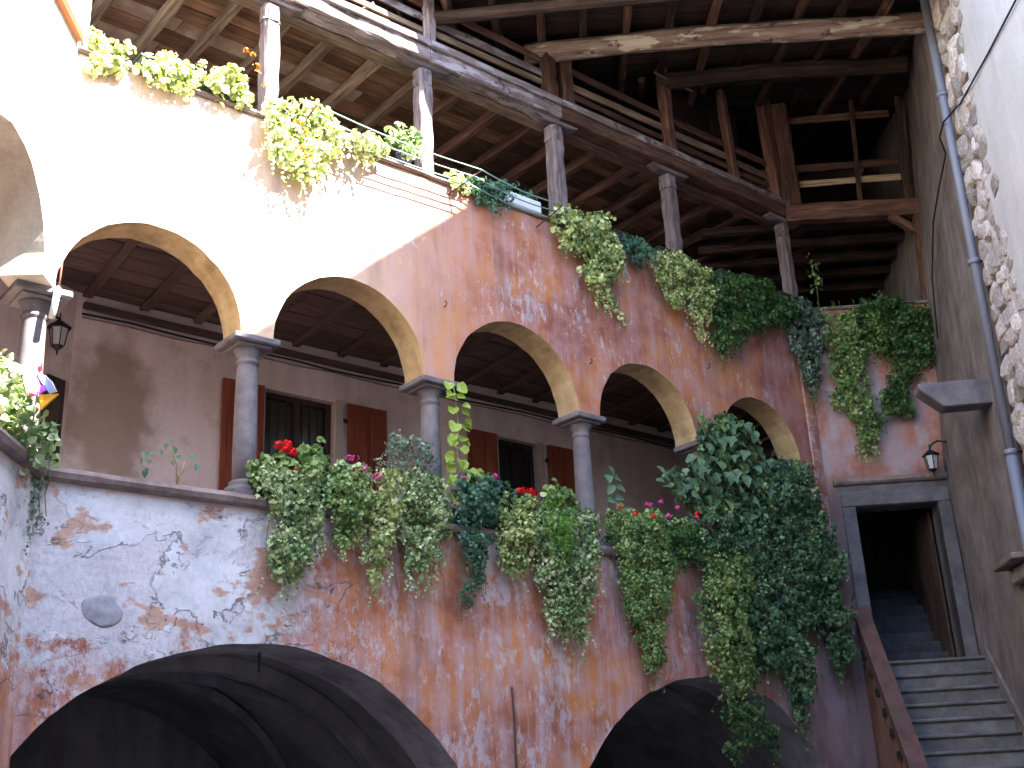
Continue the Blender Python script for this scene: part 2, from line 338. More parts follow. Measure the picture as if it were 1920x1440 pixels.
def box(name, lo, hi, mat, parent, fr=FW, bev=.006, **k):
    # centred local origin, local x along the longest side
    lo = Vector(lo); hi = Vector(hi); c = (lo + hi) / 2; h = (hi - lo) / 2
    ax = max(range(3), key=lambda i: h[i])
    rot = {0: Matrix.Identity(3), 1: Matrix(((0, -1, 0), (1, 0, 0), (0, 0, 1))), 2: Matrix(((0, 0, 1), (0, 1, 0), (-1, 0, 0)))}[ax]
    inv = rot.inverted(); hh = inv @ h; hh = Vector([abs(q) for q in hh])
    bm = bmesh.new(); add_box(bm, -hh, hh, min(bev, min(hh) * .4))
    mw = fr @ Matrix.Translation(c) @ rot.to_4x4()
    return put(name, bm_mesh(bm), mat, parent, mw, **k)
def beam_mesh(L, w, h, seg=6, jit=.008, bev=.15, warp=0.0):
    # local x from 0 to L, irregular hand-cut timber
    v = []; f = []; b = bev
    prof = [(-.5 + b, -.5), (.5 - b, -.5), (.5, -.5 + b), (.5, .5 - b), (.5 - b, .5), (-.5 + b, .5), (-.5, .5 - b), (-.5, -.5 + b)]
    for i in range(seg + 1):
        s = 1 + random.uniform(-.05, .05); wy = warp * math.sin(math.pi * i / seg); 
        for (py, pz) in prof:
            v.append((L * i / seg, py * w * s + random.uniform(-jit, jit), pz * h * s + random.uniform(-jit, jit) + wy))
    for i in range(seg):
        for j in range(8):
            a = i * 8 + j; c = i * 8 + (j + 1) % 8
            f.append((a, c, c + 8, a + 8))
    f.append(tuple(range(7, -1, -1))); f.append(tuple(seg * 8 + j for j in range(8)))
    return py_mesh(v, f)
def align(a, b, up=(0, 0, 1)):
    a = Vector(a); b = Vector(b); x = (b - a).normalized(); up = Vector(up)
    if abs(x.dot(up)) > .95: up = Vector((0, 1, 0))
    y = up.cross(x).normalized(); z = x.cross(y)
    return Matrix(((x.x, y.x, z.x, a.x), (x.y, y.y, z.y, a.y), (x.z, y.z, z.z, a.z), (0, 0, 0, 1)))
def beam(name, a, b, w, h, mat, parent, fr=FW, seg=6, jit=.008, bev=.12, warp=0.0, **k):
    a = fr @ Vector(a); b = fr @ Vector(b)
    up = fr.to_3x3() @ Vector((0, 1, 0)) if abs((b - a).normalized().z) > .9 else Vector((0, 0, 1))
    x = (b - a).normalized(); y = up.cross(x).normalized(); z = x.cross(y)
    mw = Matrix(((x.x, y.x, z.x, a.x), (x.y, y.y, z.y, a.y), (x.z, y.z, z.z, a.z), (0, 0, 0, 1)))
    return put(name, beam_mesh((b - a).length, w, h, seg, jit, bev, warp), mat, parent, mw, **k)
def tube_data(pts, r, n=8):
    v = []; f = []; pts = [Vector(p) for p in pts]
    prev = None
    for i, p in enumerate(pts):
        t = (pts[min(i + 1, len(pts) - 1)] - pts[max(i - 1, 0)]).normalized()
        u = Vector((0, 0, 1)) if abs(t.z) < .9 else Vector((1, 0, 0))
        if prev is not None: u = prev
        a = (u - t * u.dot(t)).normalized(); prev = a; b = t.cross(a)
        rr = r[i] if isinstance(r, (list, tuple)) else r
        for j in range(n):
            th = 2 * math.pi * j / n; v.append(tuple(p + a * math.cos(th) * rr + b * math.sin(th) * rr))
    for i in range(len(pts) - 1):
        for j in range(n):
            f.append((i * n + j, i * n + (j + 1) % n, (i + 1) * n + (j + 1) % n, (i + 1) * n + j))
    f.append(tuple(range(n - 1, -1, -1))); f.append(tuple((len(pts) - 1) * n + j for j in range(n)))
    return v, f
def tube(name, pts, r, mat, parent=None, fr=FW, n=8, **k):
    pts = [fr @ Vector(p) for p in pts]; o = pts[0].copy(); pts = [p - o for p in pts]
    v, f = tube_data(pts, r, n)
    return put(name, py_mesh(v, f), mat, parent, Matrix.Translation(o), smooth=True, **k)
def lathe_mesh(prof, n=20):
    v = []; f = []
    for (r, z) in prof:
        for j in range(n):
            th = 2 * math.pi * j / n; v.append((r * math.cos(th), r * math.sin(th), z))
    for i in range(len(prof) - 1):
        for j in range(n):
            f.append((i * n + j, i * n + (j + 1) % n, (i + 1) * n + (j + 1) % n, (i + 1) * n + j))
    f.append(tuple(range(n - 1, -1, -1))); f.append(tuple((len(prof) - 1) * n + j for j in range(n)))
    return py_mesh(v, f)
def T(x, y, z): return Matrix.Translation((x, y, z))
def in_poly(x, y, P):
    P = np.asarray(P); x = np.asarray(x); y = np.asarray(y); c = np.zeros(x.shape, bool); n = len(P); j = n - 1
    for i in range(n):
        xi, yi = P[i]; xj, yj = P[j]
        m = ((yi > y) != (yj > y)) & (x < (xj - xi) * (y - yi) / ((yj - yi) or 1e-9) + xi)
        c ^= m; j = i
    return c
def wall_mesh(outline, holes, thick, step=.16, jit=.008, y0=0.0, hole_mat=1, yfun=None):
    """solid wall in the x-z plane, front at y0, back at y0+thick, with openings"""
    vs = []; es = []
    def loop(P):
        b = len(vs)
        Q = []
        for i in range(len(P)):
            a = Vector(P[i]); c = Vector(P[(i + 1) % len(P)]); k = max(1, int((c - a).length / (step * 1.2)))
            for q in range(k): Q.append(a.lerp(c, q / k))
        for i, q in enumerate(Q): vs.append(q)
        for i in range(len(Q)): es.append((b + i, b + (i + 1) % len(Q)))
    loop(outline)
    for h in holes: loop(h)
    o = np.array(outline); x0, z0 = o.min(0); x1, z1 = o.max(0)
    xs, zs = np.meshgrid(np.arange(x0 + step / 2, x1, step), np.arange(z0 + step / 2, z1, step)); xs = xs.ravel(); zs = zs.ravel()
    xs = xs + rng.uniform(-.2, .2, xs.shape) * step; zs = zs + rng.uniform(-.2, .2, zs.shape) * step
    bd = np.array([tuple(q) for q in vs]); keep = in_poly(xs, zs, outline)
    for h in holes: keep &= ~in_poly(xs, zs, h)
    xs = xs[keep]; zs = zs[keep]
    d = np.full(xs.shape, 9.0)
    for b in bd: d = np.minimum(d, np.hypot(xs - b[0], zs - b[1]))
    for x, z in zip(xs[d > step * .45], zs[d > step * .45]): vs.append(Vector((x, z)))
    ov, oe, of, _, _, _ = delaunay_2d_cdt(vs, es, [], 0, 1e-5)
    V = np.array([tuple(q) for q in ov]); F = np.array([f for f in of if len(f) == 3])
    cen = V[F].mean(1); ok = in_poly(cen[:, 0], cen[:, 1], outline); hm = np.zeros(len(F), bool)
    for h in holes: hm |= in_poly(cen[:, 0], cen[:, 1], h)
    F = F[ok & ~hm]
    cnt = {}
    for f in F:
        for i in range(3):
            e = (int(f[i]), int(f[(i + 1) % 3])); k = tuple(sorted(e)); cnt.setdefault(k, []).append(e)
    n = len(V)
    edge = [e[0] for e in cnt.values() if len(e) == 1]; ev = set(q for e in edge for q in e)
    yf = []
    for i, (x, z) in enumerate(V):
        y = y0 + (0 if i in ev and jit < .02 else jit * noise.noise((x * .9, z * .9, 1.3)) * 2 + jit * .7 * noise.noise((x * 4, z * 4, 5)))
        yf.append(y)
    verts = [(x, yf[i], z) for i, (x, z) in enumerate(V)] + [(x, y0 + thick, z) for x, z in V]
    faces = [tuple(int(q) for q in f) for f in F] + [tuple(int(q) + n for q in f[::-1]) for f in F]
    mats = [0] * (2 * len(F))
    for (a, b) in edge:
        mx, mz = (V[a] + V[b]) / 2
        onout = min(abs(mx - x0), abs(mx - x1), abs(mz - z0), abs(mz - z1)) < .004
        faces.append((a, b, b + n, a + n)); mats.append(0 if onout else hole_mat)
    if yfun: verts = [(x, y + yfun(x, z), z) for x, y, z in verts]
    me = py_mesh(verts, faces)
    me.polygons.foreach_set('material_index', mats)
    bm = bmesh.new(); bm.from_mesh(me); bmesh.ops.recalc_face_normals(bm, faces=bm.faces[:]); bm.to_mesh(me); bm.free()
    return me
def arc(cx, cz, r, a0, a1, n=28, j=.006):
    out = []
    for i in range(n + 1):
        a = R(a0 + (a1 - a0) * i / n); rr = r + random.uniform(-j, j) * .6 + (j * 2.2 * noise.noise((a * 5, cx, 0)) if 0 < i < n else 0)
        out.append((cx + rr * math.cos(a), cz + rr * math.sin(a)))
    return out

# ------------------------------------------------------------------ ground
me = py_mesh([(-60, -60, 0), (60, -60, 0), (60, 60, 0), (-60, 60, 0)], [(0, 1, 2, 3)])
g = put('ground', me, M['paving'], None, ID, kind='structure')

# ================================================================== GALLERY BUILDING
GB = thing('gallery_building', 'old orange plastered building with an arcaded loggia and timber upper gallery, facing the courtyard', 'building', tuple(FW @ Vector((3, 1, 0))))
XL, XR = -1.78, 8.75
ARC = [(-0.93, .855), (1.13, .875), (3.28, .895), (5.33, .83), (7.46, .80)]
SPR = 5.965
hole = [(-2.4, 4.36), (8.26, 4.36), (8.26, SPR)]
for c, r in reversed(ARC):
    hole += arc(c, SPR, r, 0, 180)
hole += [(-2.4, SPR)]
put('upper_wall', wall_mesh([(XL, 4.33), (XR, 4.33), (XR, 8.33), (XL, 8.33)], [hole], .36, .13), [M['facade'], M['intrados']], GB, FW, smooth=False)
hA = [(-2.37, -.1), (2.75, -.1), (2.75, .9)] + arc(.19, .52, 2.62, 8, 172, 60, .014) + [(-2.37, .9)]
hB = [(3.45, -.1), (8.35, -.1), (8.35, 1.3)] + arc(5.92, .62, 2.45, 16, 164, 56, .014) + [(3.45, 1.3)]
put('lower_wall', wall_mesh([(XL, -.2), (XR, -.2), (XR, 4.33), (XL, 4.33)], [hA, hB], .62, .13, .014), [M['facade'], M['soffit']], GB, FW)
# mouldings
def profile_strip(name, prof, x0, x1, mat, parent, fr, seg=10, jit=.004, **k):
    v = []; f = []; n = len(prof)
    for i in range(seg + 1):
        for (y, z) in prof: v.append(((x1 - x0) * (i / seg - .5), y + random.uniform(-jit, jit), z + random.uniform(-jit, jit)))
    for i in range(seg):
        for j in range(n): f.append((i * n + j, i * n + (j + 1) % n, (i + 1) * n + (j + 1) % n, (i + 1) * n + j))
    f.append(tuple(range(n))); f.append(tuple(seg * n + j for j in reversed(range(n))))
    me = py_mesh(v, f)
    bm = bmesh.new(); bm.from_mesh(me); bmesh.ops.recalc_face_normals(bm, faces=bm.faces[:]); bm.to_mesh(me); bm.free()
    return put(name, me, mat, parent, fr @ T((x0 + x1) / 2, 0, 0), **k)
cop = [(.38, 4.34), (-.03, 4.315), (-.075, 4.335), (-.095, 4.375), (-.075, 4.415), (-.03, 4.43), (.38, 4.43)]
cuts = [-1.80, -.12, 1.05, 2.2, 3.3, 4.36, 5.5, 6.4, 7.4, 8.27]
for a, b in zip(cuts[:-1], cuts[1:]): profile_strip('parapet_coping', cop, a + .002, b - .002, M['coping'], GB, FW, 8)
ucop = [(.37, 8.335), (-.03, 8.335), (-.05, 8.355), (-.03, 8.385), (.37, 8.385)]
cu = [-1.78, 0, 1.3, 2.6, 3.9, 5.2, 6.5, 7.7, 8.72]
for a, b in zip(cu[:-1], cu[1:]): profile_strip('upper_coping', ucop, a + .002, b - .002, M['coping'], GB, FW, 6)
# columns
shaft = [(.105, 0), (.109, .25), (.108, .5), (.104, .85), (.098, 1.10), (.096, 1.13), (.110, 1.14), (.112, 1.16), (.098, 1.175), (.096, 1.20), (.125, 1.26), (.145, 1.29)]
basep = [(.17, .05), (.178, .075), (.17, .105), (.13, .115), (.14, .14), (.133, .165), (.11, .18)]
def column(t, label=None, w=.18):
    rt = put('column', lathe_mesh(shaft, 24), M['colstone'], GB, FW @ T(t, w, 4.595), smooth=True, label=label)
    bm = bmesh.new(); add_box(bm, (-.2, -.2, 0), (.2, .2, .055), .008)
    put('plinth', bm_mesh(bm), M['colstone'], rt, FW @ T(t, w, 4.425))
    put('base_moulding', lathe_mesh(basep, 24), M['colstone'], rt, FW @ T(t, w, 4.425), smooth=True)
    bm = bmesh.new(); add_box(bm, (-.235, -.215, 0), (.235, .225, .065), .012); add_box(bm, (-.17, -.17, -.03), (.17, .17, .0), .01)
    put('capital_slab', bm_mesh(bm), M['colstone'], rt, FW @ T(t, w, 5.905))
    return rt
column(-1.87, 'sunlit corner column where the two wings meet')
column(.09); column(2.19); column(4.34); column(6.40)
# pilaster strip and stains at the right end
box('corner_strip', (8.52, -.03, 4.4), (8.72, -.004, 8.3), M['facade'], GB, FW, .01)
# wall anchors
for (t, z) in [(2.28, 6.82), (4.39, 6.61), (6.52, 7.0), (1.38, 7.2), (4.95, 7.9), (7.1, 7.6)]:
    v, f = tube_data([(0, 0, 0), (0, -.035, -.01), (.01, -.045, .03), (-.01, -.04, .05)], .006, 5)
    put('iron_hook', py_mesh(v, f), M['iron'], GB, FW @ T(t, 0, z))
tube('iron_rod', [(2.96, -.02, 2.86), (2.96, -.035, 2.6), (2.955, -.035, 2.3), (2.95, -.035, 1.6)], .012, M['rust'], GB)
# exposed stone in the lower left render
bm = bmesh.new(); bmesh.ops.create_icosphere(bm, subdivisions=3, radius=1)
for v in bm.verts:
    v.co = Vector((v.co.x * .19, v.co.y * .028, v.co.z * .125)) * (1 + .3 * noise.noise(v.co * 1.6) + .1 * noise.noise(v.co * 5))
put('exposed_stone', bm_mesh(bm), M['fieldstone'], GB, FW @ T(-1.16, .006, 3.33), smooth=True)

# lower loggia interior
DW = 2.2
holes_w = [[(1.35, 3.45), (2.28, 3.45), (2.28, 6.40), (1.35, 6.40)], [(4.76, 3.45), (5.46, 3.45), (5.46, 6.40), (4.76, 6.40)]]
put('loggia_back_wall', wall_mesh([(-.86, 3.3), (11.5, 3.3), (11.5, 7.05), (-.86, 7.05)], holes_w, .3, .3, .006, DW), [M['backwall'], M['backwall']], GB, FW)
put('upper_back_wall', wall_mesh([(-3.2, 7.25), (12.5, 7.25), (12.5, 13.5), (-3.2, 13.5)], [], .3, .4, .01, DW + .25), [M['upwall'], M['upwall']], GB, FW)
# left end wall of the loggia
K = FW @ Vector((-.86, DW, 0)); K2 = FW @ Vector((-2.9, 1.25, 0))
azk = math.degrees(math.atan2(K2.x - K.x, K2.y - K.y)); FK = frame((K.x, K.y), azk)
put('loggia_end_wall', wall_mesh([(0, 3.3), (2.2, 3.3), (2.2, 7.05), (0, 7.05)], [], -.2, .4, .004, 0), [M['backwall'], M['backwall']], GB, FK)
# floors
def slab(name, pts, z0, z1, mat, parent, **k):
    n = len(pts); v = [(p[0], p[1], z0) for p in pts] + [(p[0], p[1], z1) for p in pts]
    f = [tuple(range(n - 1, -1, -1)), tuple(range(n, 2 * n))] + [(i, (i + 1) % n, (i + 1) % n + n, i + n) for i in range(n)]
    return put(name, py_mesh(v, f), mat, parent, ID, **k)
def F2(fr, x, y): q = fr @ Vector((x, y, 0)); return (q.x, q.y)
slab('loggia_floor', [F2(FW, -3, .02), F2(FW, 8.7, .02), F2(FW, 11.4, DW + .2), F2(FW, -3, DW + .2)], 3.2, 3.40, M['coping'], GB)
slab('upper_floor', [F2(FW, -1.9, .02), F2(FW, 8.7, .02), F2(FW, 11.4, DW + .2), F2(FW, -1.9, DW + .2)], 7.12, 7.25, M['darkwood'], GB)
# loggia ceiling: joists, boards, wall plate
for i in range(19):
    t = -1.5 + i * .62
    beam('ceiling_joist', (t, .37, 7.025), (t + .12, DW - .02, 7.01), .10, .045, M['galceil'], GB, FW, 3, .006)
for j in range(7):
    y = .5 + j * .27
    for i, (a, b) in enumerate([(-1.9, 1.2), (1.2, 4.6), (4.6, 8.6)]):
        box('ceiling_board', (a + .003, y - .131 + random.uniform(0, .01), 7.045 + random.uniform(-.004, .004)), (b - .003, y + .131, 7.068), M['galceil'], GB, FW, .004)
beam('wall_plate', (-.8, DW - .05, 6.88), (9.5, DW - .05, 6.86), .07, .07, M['galceil'], GB, FW, 12)
tube('ceiling_cable', [(-.8 + i * .5, DW - .02 - .005 * (i % 2), 6.80 + .012 * math.sin(i * 1.7)) for i in range(20)], .012, M['cable'], GB)
tube('ceiling_cable', [(-.8 + i * .5, DW - .02, 6.76 + .012 * math.sin(i * 2.3)) for i in range(20)], .009, M['coping'], GB)
# french windows and shutters
for (a, b, sl, sr) in [(1.35, 2.28, (.80, 1.31), (2.42, 2.97)), (4.76, 5.46, (4.22, 4.70), (5.60, 6.08))]:
    wd = put('window', py_mesh([(0, 0, 0), (b - a, 0, 0), (b - a, 0, 2.95), (0, 0, 2.95)], [(0, 1, 2, 3)]), M['glass'], GB, FW @ T(a, DW + .16, 3.45))
    for (x0, x1, z0, z1) in [(0, .07, 0, 2.95), (b - a - .07, b - a, 0, 2.95), (.07, b - a - .07, 2.88, 2.95), (.07, b - a - .07, 0, .08), ((b - a) / 2 - .04, (b - a) / 2 + .04, .08, 2.88)]:
        box('window_frame', (a + x0, DW + .10, 3.45 + z0), (a + x1, DW + .157, 3.45 + z1), M['darkwood'], wd, FW)
    nb = 9
    for i in range(1, nb):
        box('grille_bar', (a + (b - a) * i / nb - .006, DW + .05, 3.5), (a + (b - a) * i / nb + .006, DW + .062, 6.38), M['iron'], wd, FW, .001)
    box('door_jamb', (b + .002, DW - .03, 3.4), (b + .085, DW + .03, 6.43), M['frame'], GB, FW)
    box('door_jamb', (a - .035, DW - .02, 3.4), (a - .002, DW + .03, 6.43), M['frame'], GB, FW)
    for (x0, x1) in (sl, sr):
        sh = box('shutter', (x0, DW - .07, 3.5), (x1, DW - .035, 6.40), M['shutter'], GB, FW)
        m = (x0 + x1) / 2
        for (p, q) in ((x0 + .06, m - .02), (m + .02, x1 - .06)):
            box('shutter_panel', (p, DW - .082, 3.6), (q, DW - .0705, 4.8), M['shutter'], sh, FW, .005)
            box('shutter_panel', (p, DW - .082, 4.92), (q, DW - .0705, 6.3), M['shutter'], sh, FW, .005)
    box('hinge', (sr[0] - .05, DW - .05, 6.15), (sr[0] + .03, DW - .03, 6.2), M['iron'], GB, FW)
# dark doorway edge near the left end wall
box('door_frame', (.10, .006, 3.4), (.34, .06, 6.0), M['darkwood'], GB, FK)

# ground arcade vaults
def vault(name, cx, cz, r, y0, y1, a0, a1, n=24, sy=8):
    v = []; f = []
    for j in range(sy + 1):
        y = y0 + (y1 - y0) * j / sy
        for i in range(n + 1):
            th = R(a0 + (a1 - a0) * i / n); rr = r + .03 * noise.noise((th * 2, y, cx))
            v.append((cx + rr * math.cos(th), y, cz + rr * math.sin(th)))
    for j in range(sy):
        for i in range(n): f.append((j * (n + 1) + i, j * (n + 1) + i + 1, (j + 1) * (n + 1) + i + 1, (j + 1) * (n + 1) + i))
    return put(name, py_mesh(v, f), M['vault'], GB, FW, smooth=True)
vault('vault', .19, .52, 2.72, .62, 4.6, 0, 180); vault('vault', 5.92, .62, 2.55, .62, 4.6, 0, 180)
def rib(cx, cz, r, y, wd, th, a0=0, a1=180, x2=None):
    v = []; f = []; n = 24
    for i in range(n + 1):
        q = R(a0 + (a1 - a0) * i / n)
        yy = y if x2 is None else y + (x2 - y) * i / n
        for (rr, dy) in ((r, -wd), (r, wd), (r - th, wd), (r - th, -wd)):
            v.append((cx + rr * math.cos(q), yy + dy, cz + rr * math.sin(q)))
    for i in range(n):
        for j in range(4): f.append((i * 4 + j, i * 4 + (j + 1) % 4, i * 4 + 4 + (j + 1) % 4, i * 4 + 4 + j))
    put('vault_rib', py_mesh(v, f), M['vault'], GB, FW)
rib(.19, .52, 2.715, 1.3, .10, .16); rib(.19, .52, 2.70, .9, .06, .10, 0, 180, 3.8); rib(.19, .52, 2.70, 3.8, .06, .10, 0, 180, .9)
rib(5.92, .62, 2.54, 1.3, .10, .14)
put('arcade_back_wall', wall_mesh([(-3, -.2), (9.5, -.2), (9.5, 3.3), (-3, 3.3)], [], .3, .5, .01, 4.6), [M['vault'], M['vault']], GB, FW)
for x in (-3.0, 3.05, 8.6):
    box('pier', (x - .15 if x > 3.1 or x < 0 else x - .1, .62, -.1), (x + .35, 4.6, 3.2), M['vault'], GB, FW)
box('vault_hook', (.30, .2, 2.93), (.32, .22, 3.10), M['iron'], GB, FW, .002)

# upper gallery timber
POSTS = [(-1.0, .2), (.21, .2), (2.19, .21), (4.23, .22), (6.33, .21), (8.82, .19)]
for i, (t, w) in enumerate(POSTS[1:]):
    sun_ = {0: 'sunlit pale wooden gallery post', 1: 'wooden gallery post lit by the sun on its right side'}
    p = beam('gallery_post', (t + .01, .17, 8.388), (t, .16, 9.845), w * .84, w * .84, M['postwood'], GB, FW, 10, .012, .14, label=sun_.get(i))
    beam('post_head', (t, .16, 9.64), (t, .16, 9.84), w * .9, w * .9, M['postwood'], p, FW, 3, .012, .2)
    # bolster with tapered ends
    L = .36; v = []
    for (x, z) in [(-L, 9.932), (-L, 9.905), (-L * .62, 9.868), (L * .62, 9.868), (L, 9.905), (L, 9.932)]:
        for y in (.06, .21): v.append((x, y + random.uniform(-.005, .005), z - 9.8))
    f = [(0, 2, 4, 6, 8, 10), (11, 9, 7, 5, 3, 1)] + [(2 * k, 2 * k + 1, (2 * k + 3) % 12, (2 * k + 2) % 12) for k in range(6)]
    me = py_mesh(v, f); bm = bmesh.new(); bm.from_mesh(me); bmesh.ops.recalc_face_normals(bm, faces=bm.faces[:]); bmesh.ops.bevel(bm, geom=bm.edges[:], offset=.012, segments=1, affect='EDGES'); bm.to_mesh(me); bm.free()
    put('bolster', me, M['postwood'], p, FW @ T(t, 0.0, 9.805))
for (a, b) in [(-1.75, .2), (.2, 2.2), (2.2, 4.24), (4.24, 6.33), (6.33, 8.95)]:
    beam('main_beam', (a + .004, .11, 10.075), (b - .004, .11, 10.075), .23, .28, M['greywood'] if a < 4 else M['redwood'], GB, FW, 12, .008, .07)
    box('beam_fillet', (a + .004, -.045, 10.10), (b - .004, -.007, 10.19), M['greywood'], GB, FW, .008)
    beam('inner_beam', (a + .004, .33, 10.02), (b - .004, .33, 10.02), .17, .18, M['joist' if a < 4 else 'redwood'], GB, FW, 10, .008, .1)  # darker wood on the right paints in the gallery shade
for i in range(22):
    t = -1.7 + i * .60 + random.uniform(-.06, .06)
    z = 10.20 + .0 * i
    beam('gallery_joist', (t, .24, z - .03), (t - .04, DW + .24, z - .08 ), .11, .13, M['joist' if t < 3 else 'redwood'], GB, FW, 6, .012, .14, warp=random.uniform(-.02, .02))  # right hand joists take a darker wood in place of deeper shade
ys = .28
while ys < 2.4:
    wdt = random.uniform(.17, .30); x = -1.9 + random.uniform(-.5, .2)
    while x < 11.2:
        L = random.choice([1.2, 1.8, 2.4])
        box('gallery_board', (x + .003, ys, 10.262 + random.uniform(-.006, .006)), (x + L - .003, ys + wdt - .006, 10.288), M['upwall'] if (x < 1.2 and ys > 1.0 and random.random() < .55) else M['ceilwood'], GB, FW, .004)
        x += L
    ys += wdt
# attic storey balustrade (rails between uprights, above the main beam)
UPR = [(.4, .10, 11.05), (2.26, .12, 11.25), (4.15, .17, 11.0), (4.42, .19, 11.0), (6.38, .15, 11.75), (7.74, .13, 11.75), (8.72, .2, 12.0)]
for (t, w, zt) in UPR:
    beam('attic_upright', (t, .08, 10.20 if t < 7 or t > 8 else 10.12), (t - (.06 if 7 < t < 8 else 0), .10, zt), w, w * .9, M['redwood'] if t > 4 else M['greywood'], GB, FW, 8, .008)
for z, hh, mm in [(10.30, .09, 'joist'), (10.45, .08, 'redwood'), (10.62, .10, 'greywood'), (10.83, .10, 'redwood')]:
    for (a, b) in [(-1.7, .34), (.46, 2.2), (2.33, 4.06), (4.53, 6.30), (6.47, 7.66), (7.80, 8.62)]:
        if z > 10.7 and a < 0: continue
        if a > 6 and z < 10.4: mm2 = 'redwood'
        else: mm2 = mm if random.random() > .25 else 'joist'
        beam('attic_rail', (a, .13, z + random.uniform(-.02, .02)), (b, .13, z + random.uniform(-.02, .02)), .03, hh, M[mm2], GB, FW, 6, .004)
for i in range(7):
    x = 7.15 + i * .22
    box('attic_screen_board', (x, .62, 10.3), (x + .212, .645, 12.4), M['darkwood'], GB, FW, .004)
# attic floor
slab('attic_floor', [F2(FW, -1.8, .2), F2(FW, 8.7, .2), F2(FW, 11.4, DW + .2), F2(FW, -1.8, DW + .2)], 10.295, 10.32, M['darkwood'], GB)

# ================================================================== LEFT WING
LW = thing('left_wing', 'pale sunlit wing with a rounded arch at the left edge of the courtyard', 'building', tuple(FL @ Vector((-2, .5, 0))))
hl = [(-1.95, 4.36), (-.29, 4.36)] + arc(-1.12, SPR, .83, 0, 180)
hl2 = [(-4.05, 4.36), (-2.39, 4.36)] + arc(-3.22, SPR, .83, 0, 180)
hole_l = [(.3, 4.36), (.3, SPR), (-.29, SPR)] + arc(-1.12, SPR, .83, 0, 180)[1:] + arc(-3.28, SPR, .83, 0, 180) + [(-4.11, 4.36)]
put('wing_upper_wall', wall_mesh([(-9, 4.33), (0, 4.33), (0, 8.35), (-9, 8.35)], [hole_l], .36, .16), [M['wing'], M['wing']], LW, FL)
put('wing_top_wall', wall_mesh([(-9, 8.35), (.24, 8.35), (.24, 13.0), (-9, 13.0)], [], .36, .3), [M['wing'], M['wing']], LW, FL @ T(0, .004, 0))
put('wing_lower_wall', wall_mesh([(-9, -.2), (0, -.2), (0, 4.33), (-9, 4.33)], [], .6, .16), [M['facade'], M['facade']], LW, FL)
for a, b in [(-.03, -1.9), (-1.9, -4.0), (-4.0, -8.0)]: profile_strip('parapet_coping', cop, b, a, M['coping'], LW, FL, 8)
profile_strip('string_course', [(.02, 8.40), (-.05, 8.42), (-.07, 8.46), (-.05, 8.50), (.02, 8.52)], -8.5, -.05, M['terracotta'], LW, FL, 12)
put('wing_back_wall', wall_mesh([(-9, 3.2), (1.2, 3.2), (1.2, 7.1), (-9, 7.1)], [], .2, .5, .005, 1.9), [M['backwall'], M['backwall']], LW, FL)
slab('wing_ceiling', [F2(FL, -9, .3), F2(FL, .5, .3), F2(FL, 1.2, 2.0), F2(FL, -9, 2.0)], 7.08, 7.15, M['galceil'], LW)
slab('wing_floor', [F2(FL, -9, .3), F2(FL, .5, .3), F2(FL, 1.2, 2.0), F2(FL, -9, 2.0)], 3.2, 3.4, M['galceil'], LW)

# ================================================================== END BUILDING with doorway
EB = thing('end_building', 'narrow red end wall with a dark stone framed doorway above the stairs', 'building', tuple(FE @ Vector((1, .2, 0))))
hd = [(.35, 3.30), (1.46, 3.30), (1.46, 5.40), (.35, 5.40)]
put('end_wall', wall_mesh([(-.02, -.2), (1.9, -.2), (1.9, 8.33), (-.02, 8.33)], [hd], .35, .13, .01), [M['endwall'], M['jamb']], EB, FE)
profile_strip('upper_coping', ucop, .0, 1.88, M['coping'], EB, FE, 6)
ds = thing  # (keeps the helper name short below)
box('door_jamb', (.17, -.05, 3.30), (.35, .20, 5.40), M['jamb'], EB, FE, .012)
box('door_jamb', (1.46, -.05, 3.30), (1.63, .20, 5.40), M['jamb'], EB, FE, .012)
box('door_lintel', (.17, -.052, 5.403), (1.63, .20, 5.62), M['jamb'], EB, FE, .012)
profile_strip('door_cornice', [(.02, 5.70), (-.06, 5.71), (-.09, 5.74), (-.10, 5.79), (.02, 5.80)], .10, 1.66, M['coping'], EB, FE, 6)
profile_strip('door_frieze', [(.02, 5.625), (-.02, 5.625), (-.02, 5.698), (.02, 5.698)], .13, 1.65, M['jamb'], EB, FE, 6)
# passage behind the door: side walls, ceiling, stairs rising
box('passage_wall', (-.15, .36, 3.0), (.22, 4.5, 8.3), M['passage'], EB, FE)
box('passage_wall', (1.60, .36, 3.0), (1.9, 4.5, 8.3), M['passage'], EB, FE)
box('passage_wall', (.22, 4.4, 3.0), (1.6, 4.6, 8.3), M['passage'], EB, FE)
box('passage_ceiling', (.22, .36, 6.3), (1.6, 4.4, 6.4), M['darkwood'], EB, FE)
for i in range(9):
    box('inner_step', (.24, .5 + i * .28, 3.15), (1.58, .5 + (i + 1) * .28 - .003, 3.33 + .17 * (i + 1) - .02), M['shadestep'], EB, FE, .012)
dl = box('door_leaf', (1.40, .36, 3.33), (1.445, 1.12, 5.36), M['darkwood'], EB, FE)
box('door_leaf', (.34, .37, 3.33), (.385, .80, 4.75), M['redwood'], EB, FE)
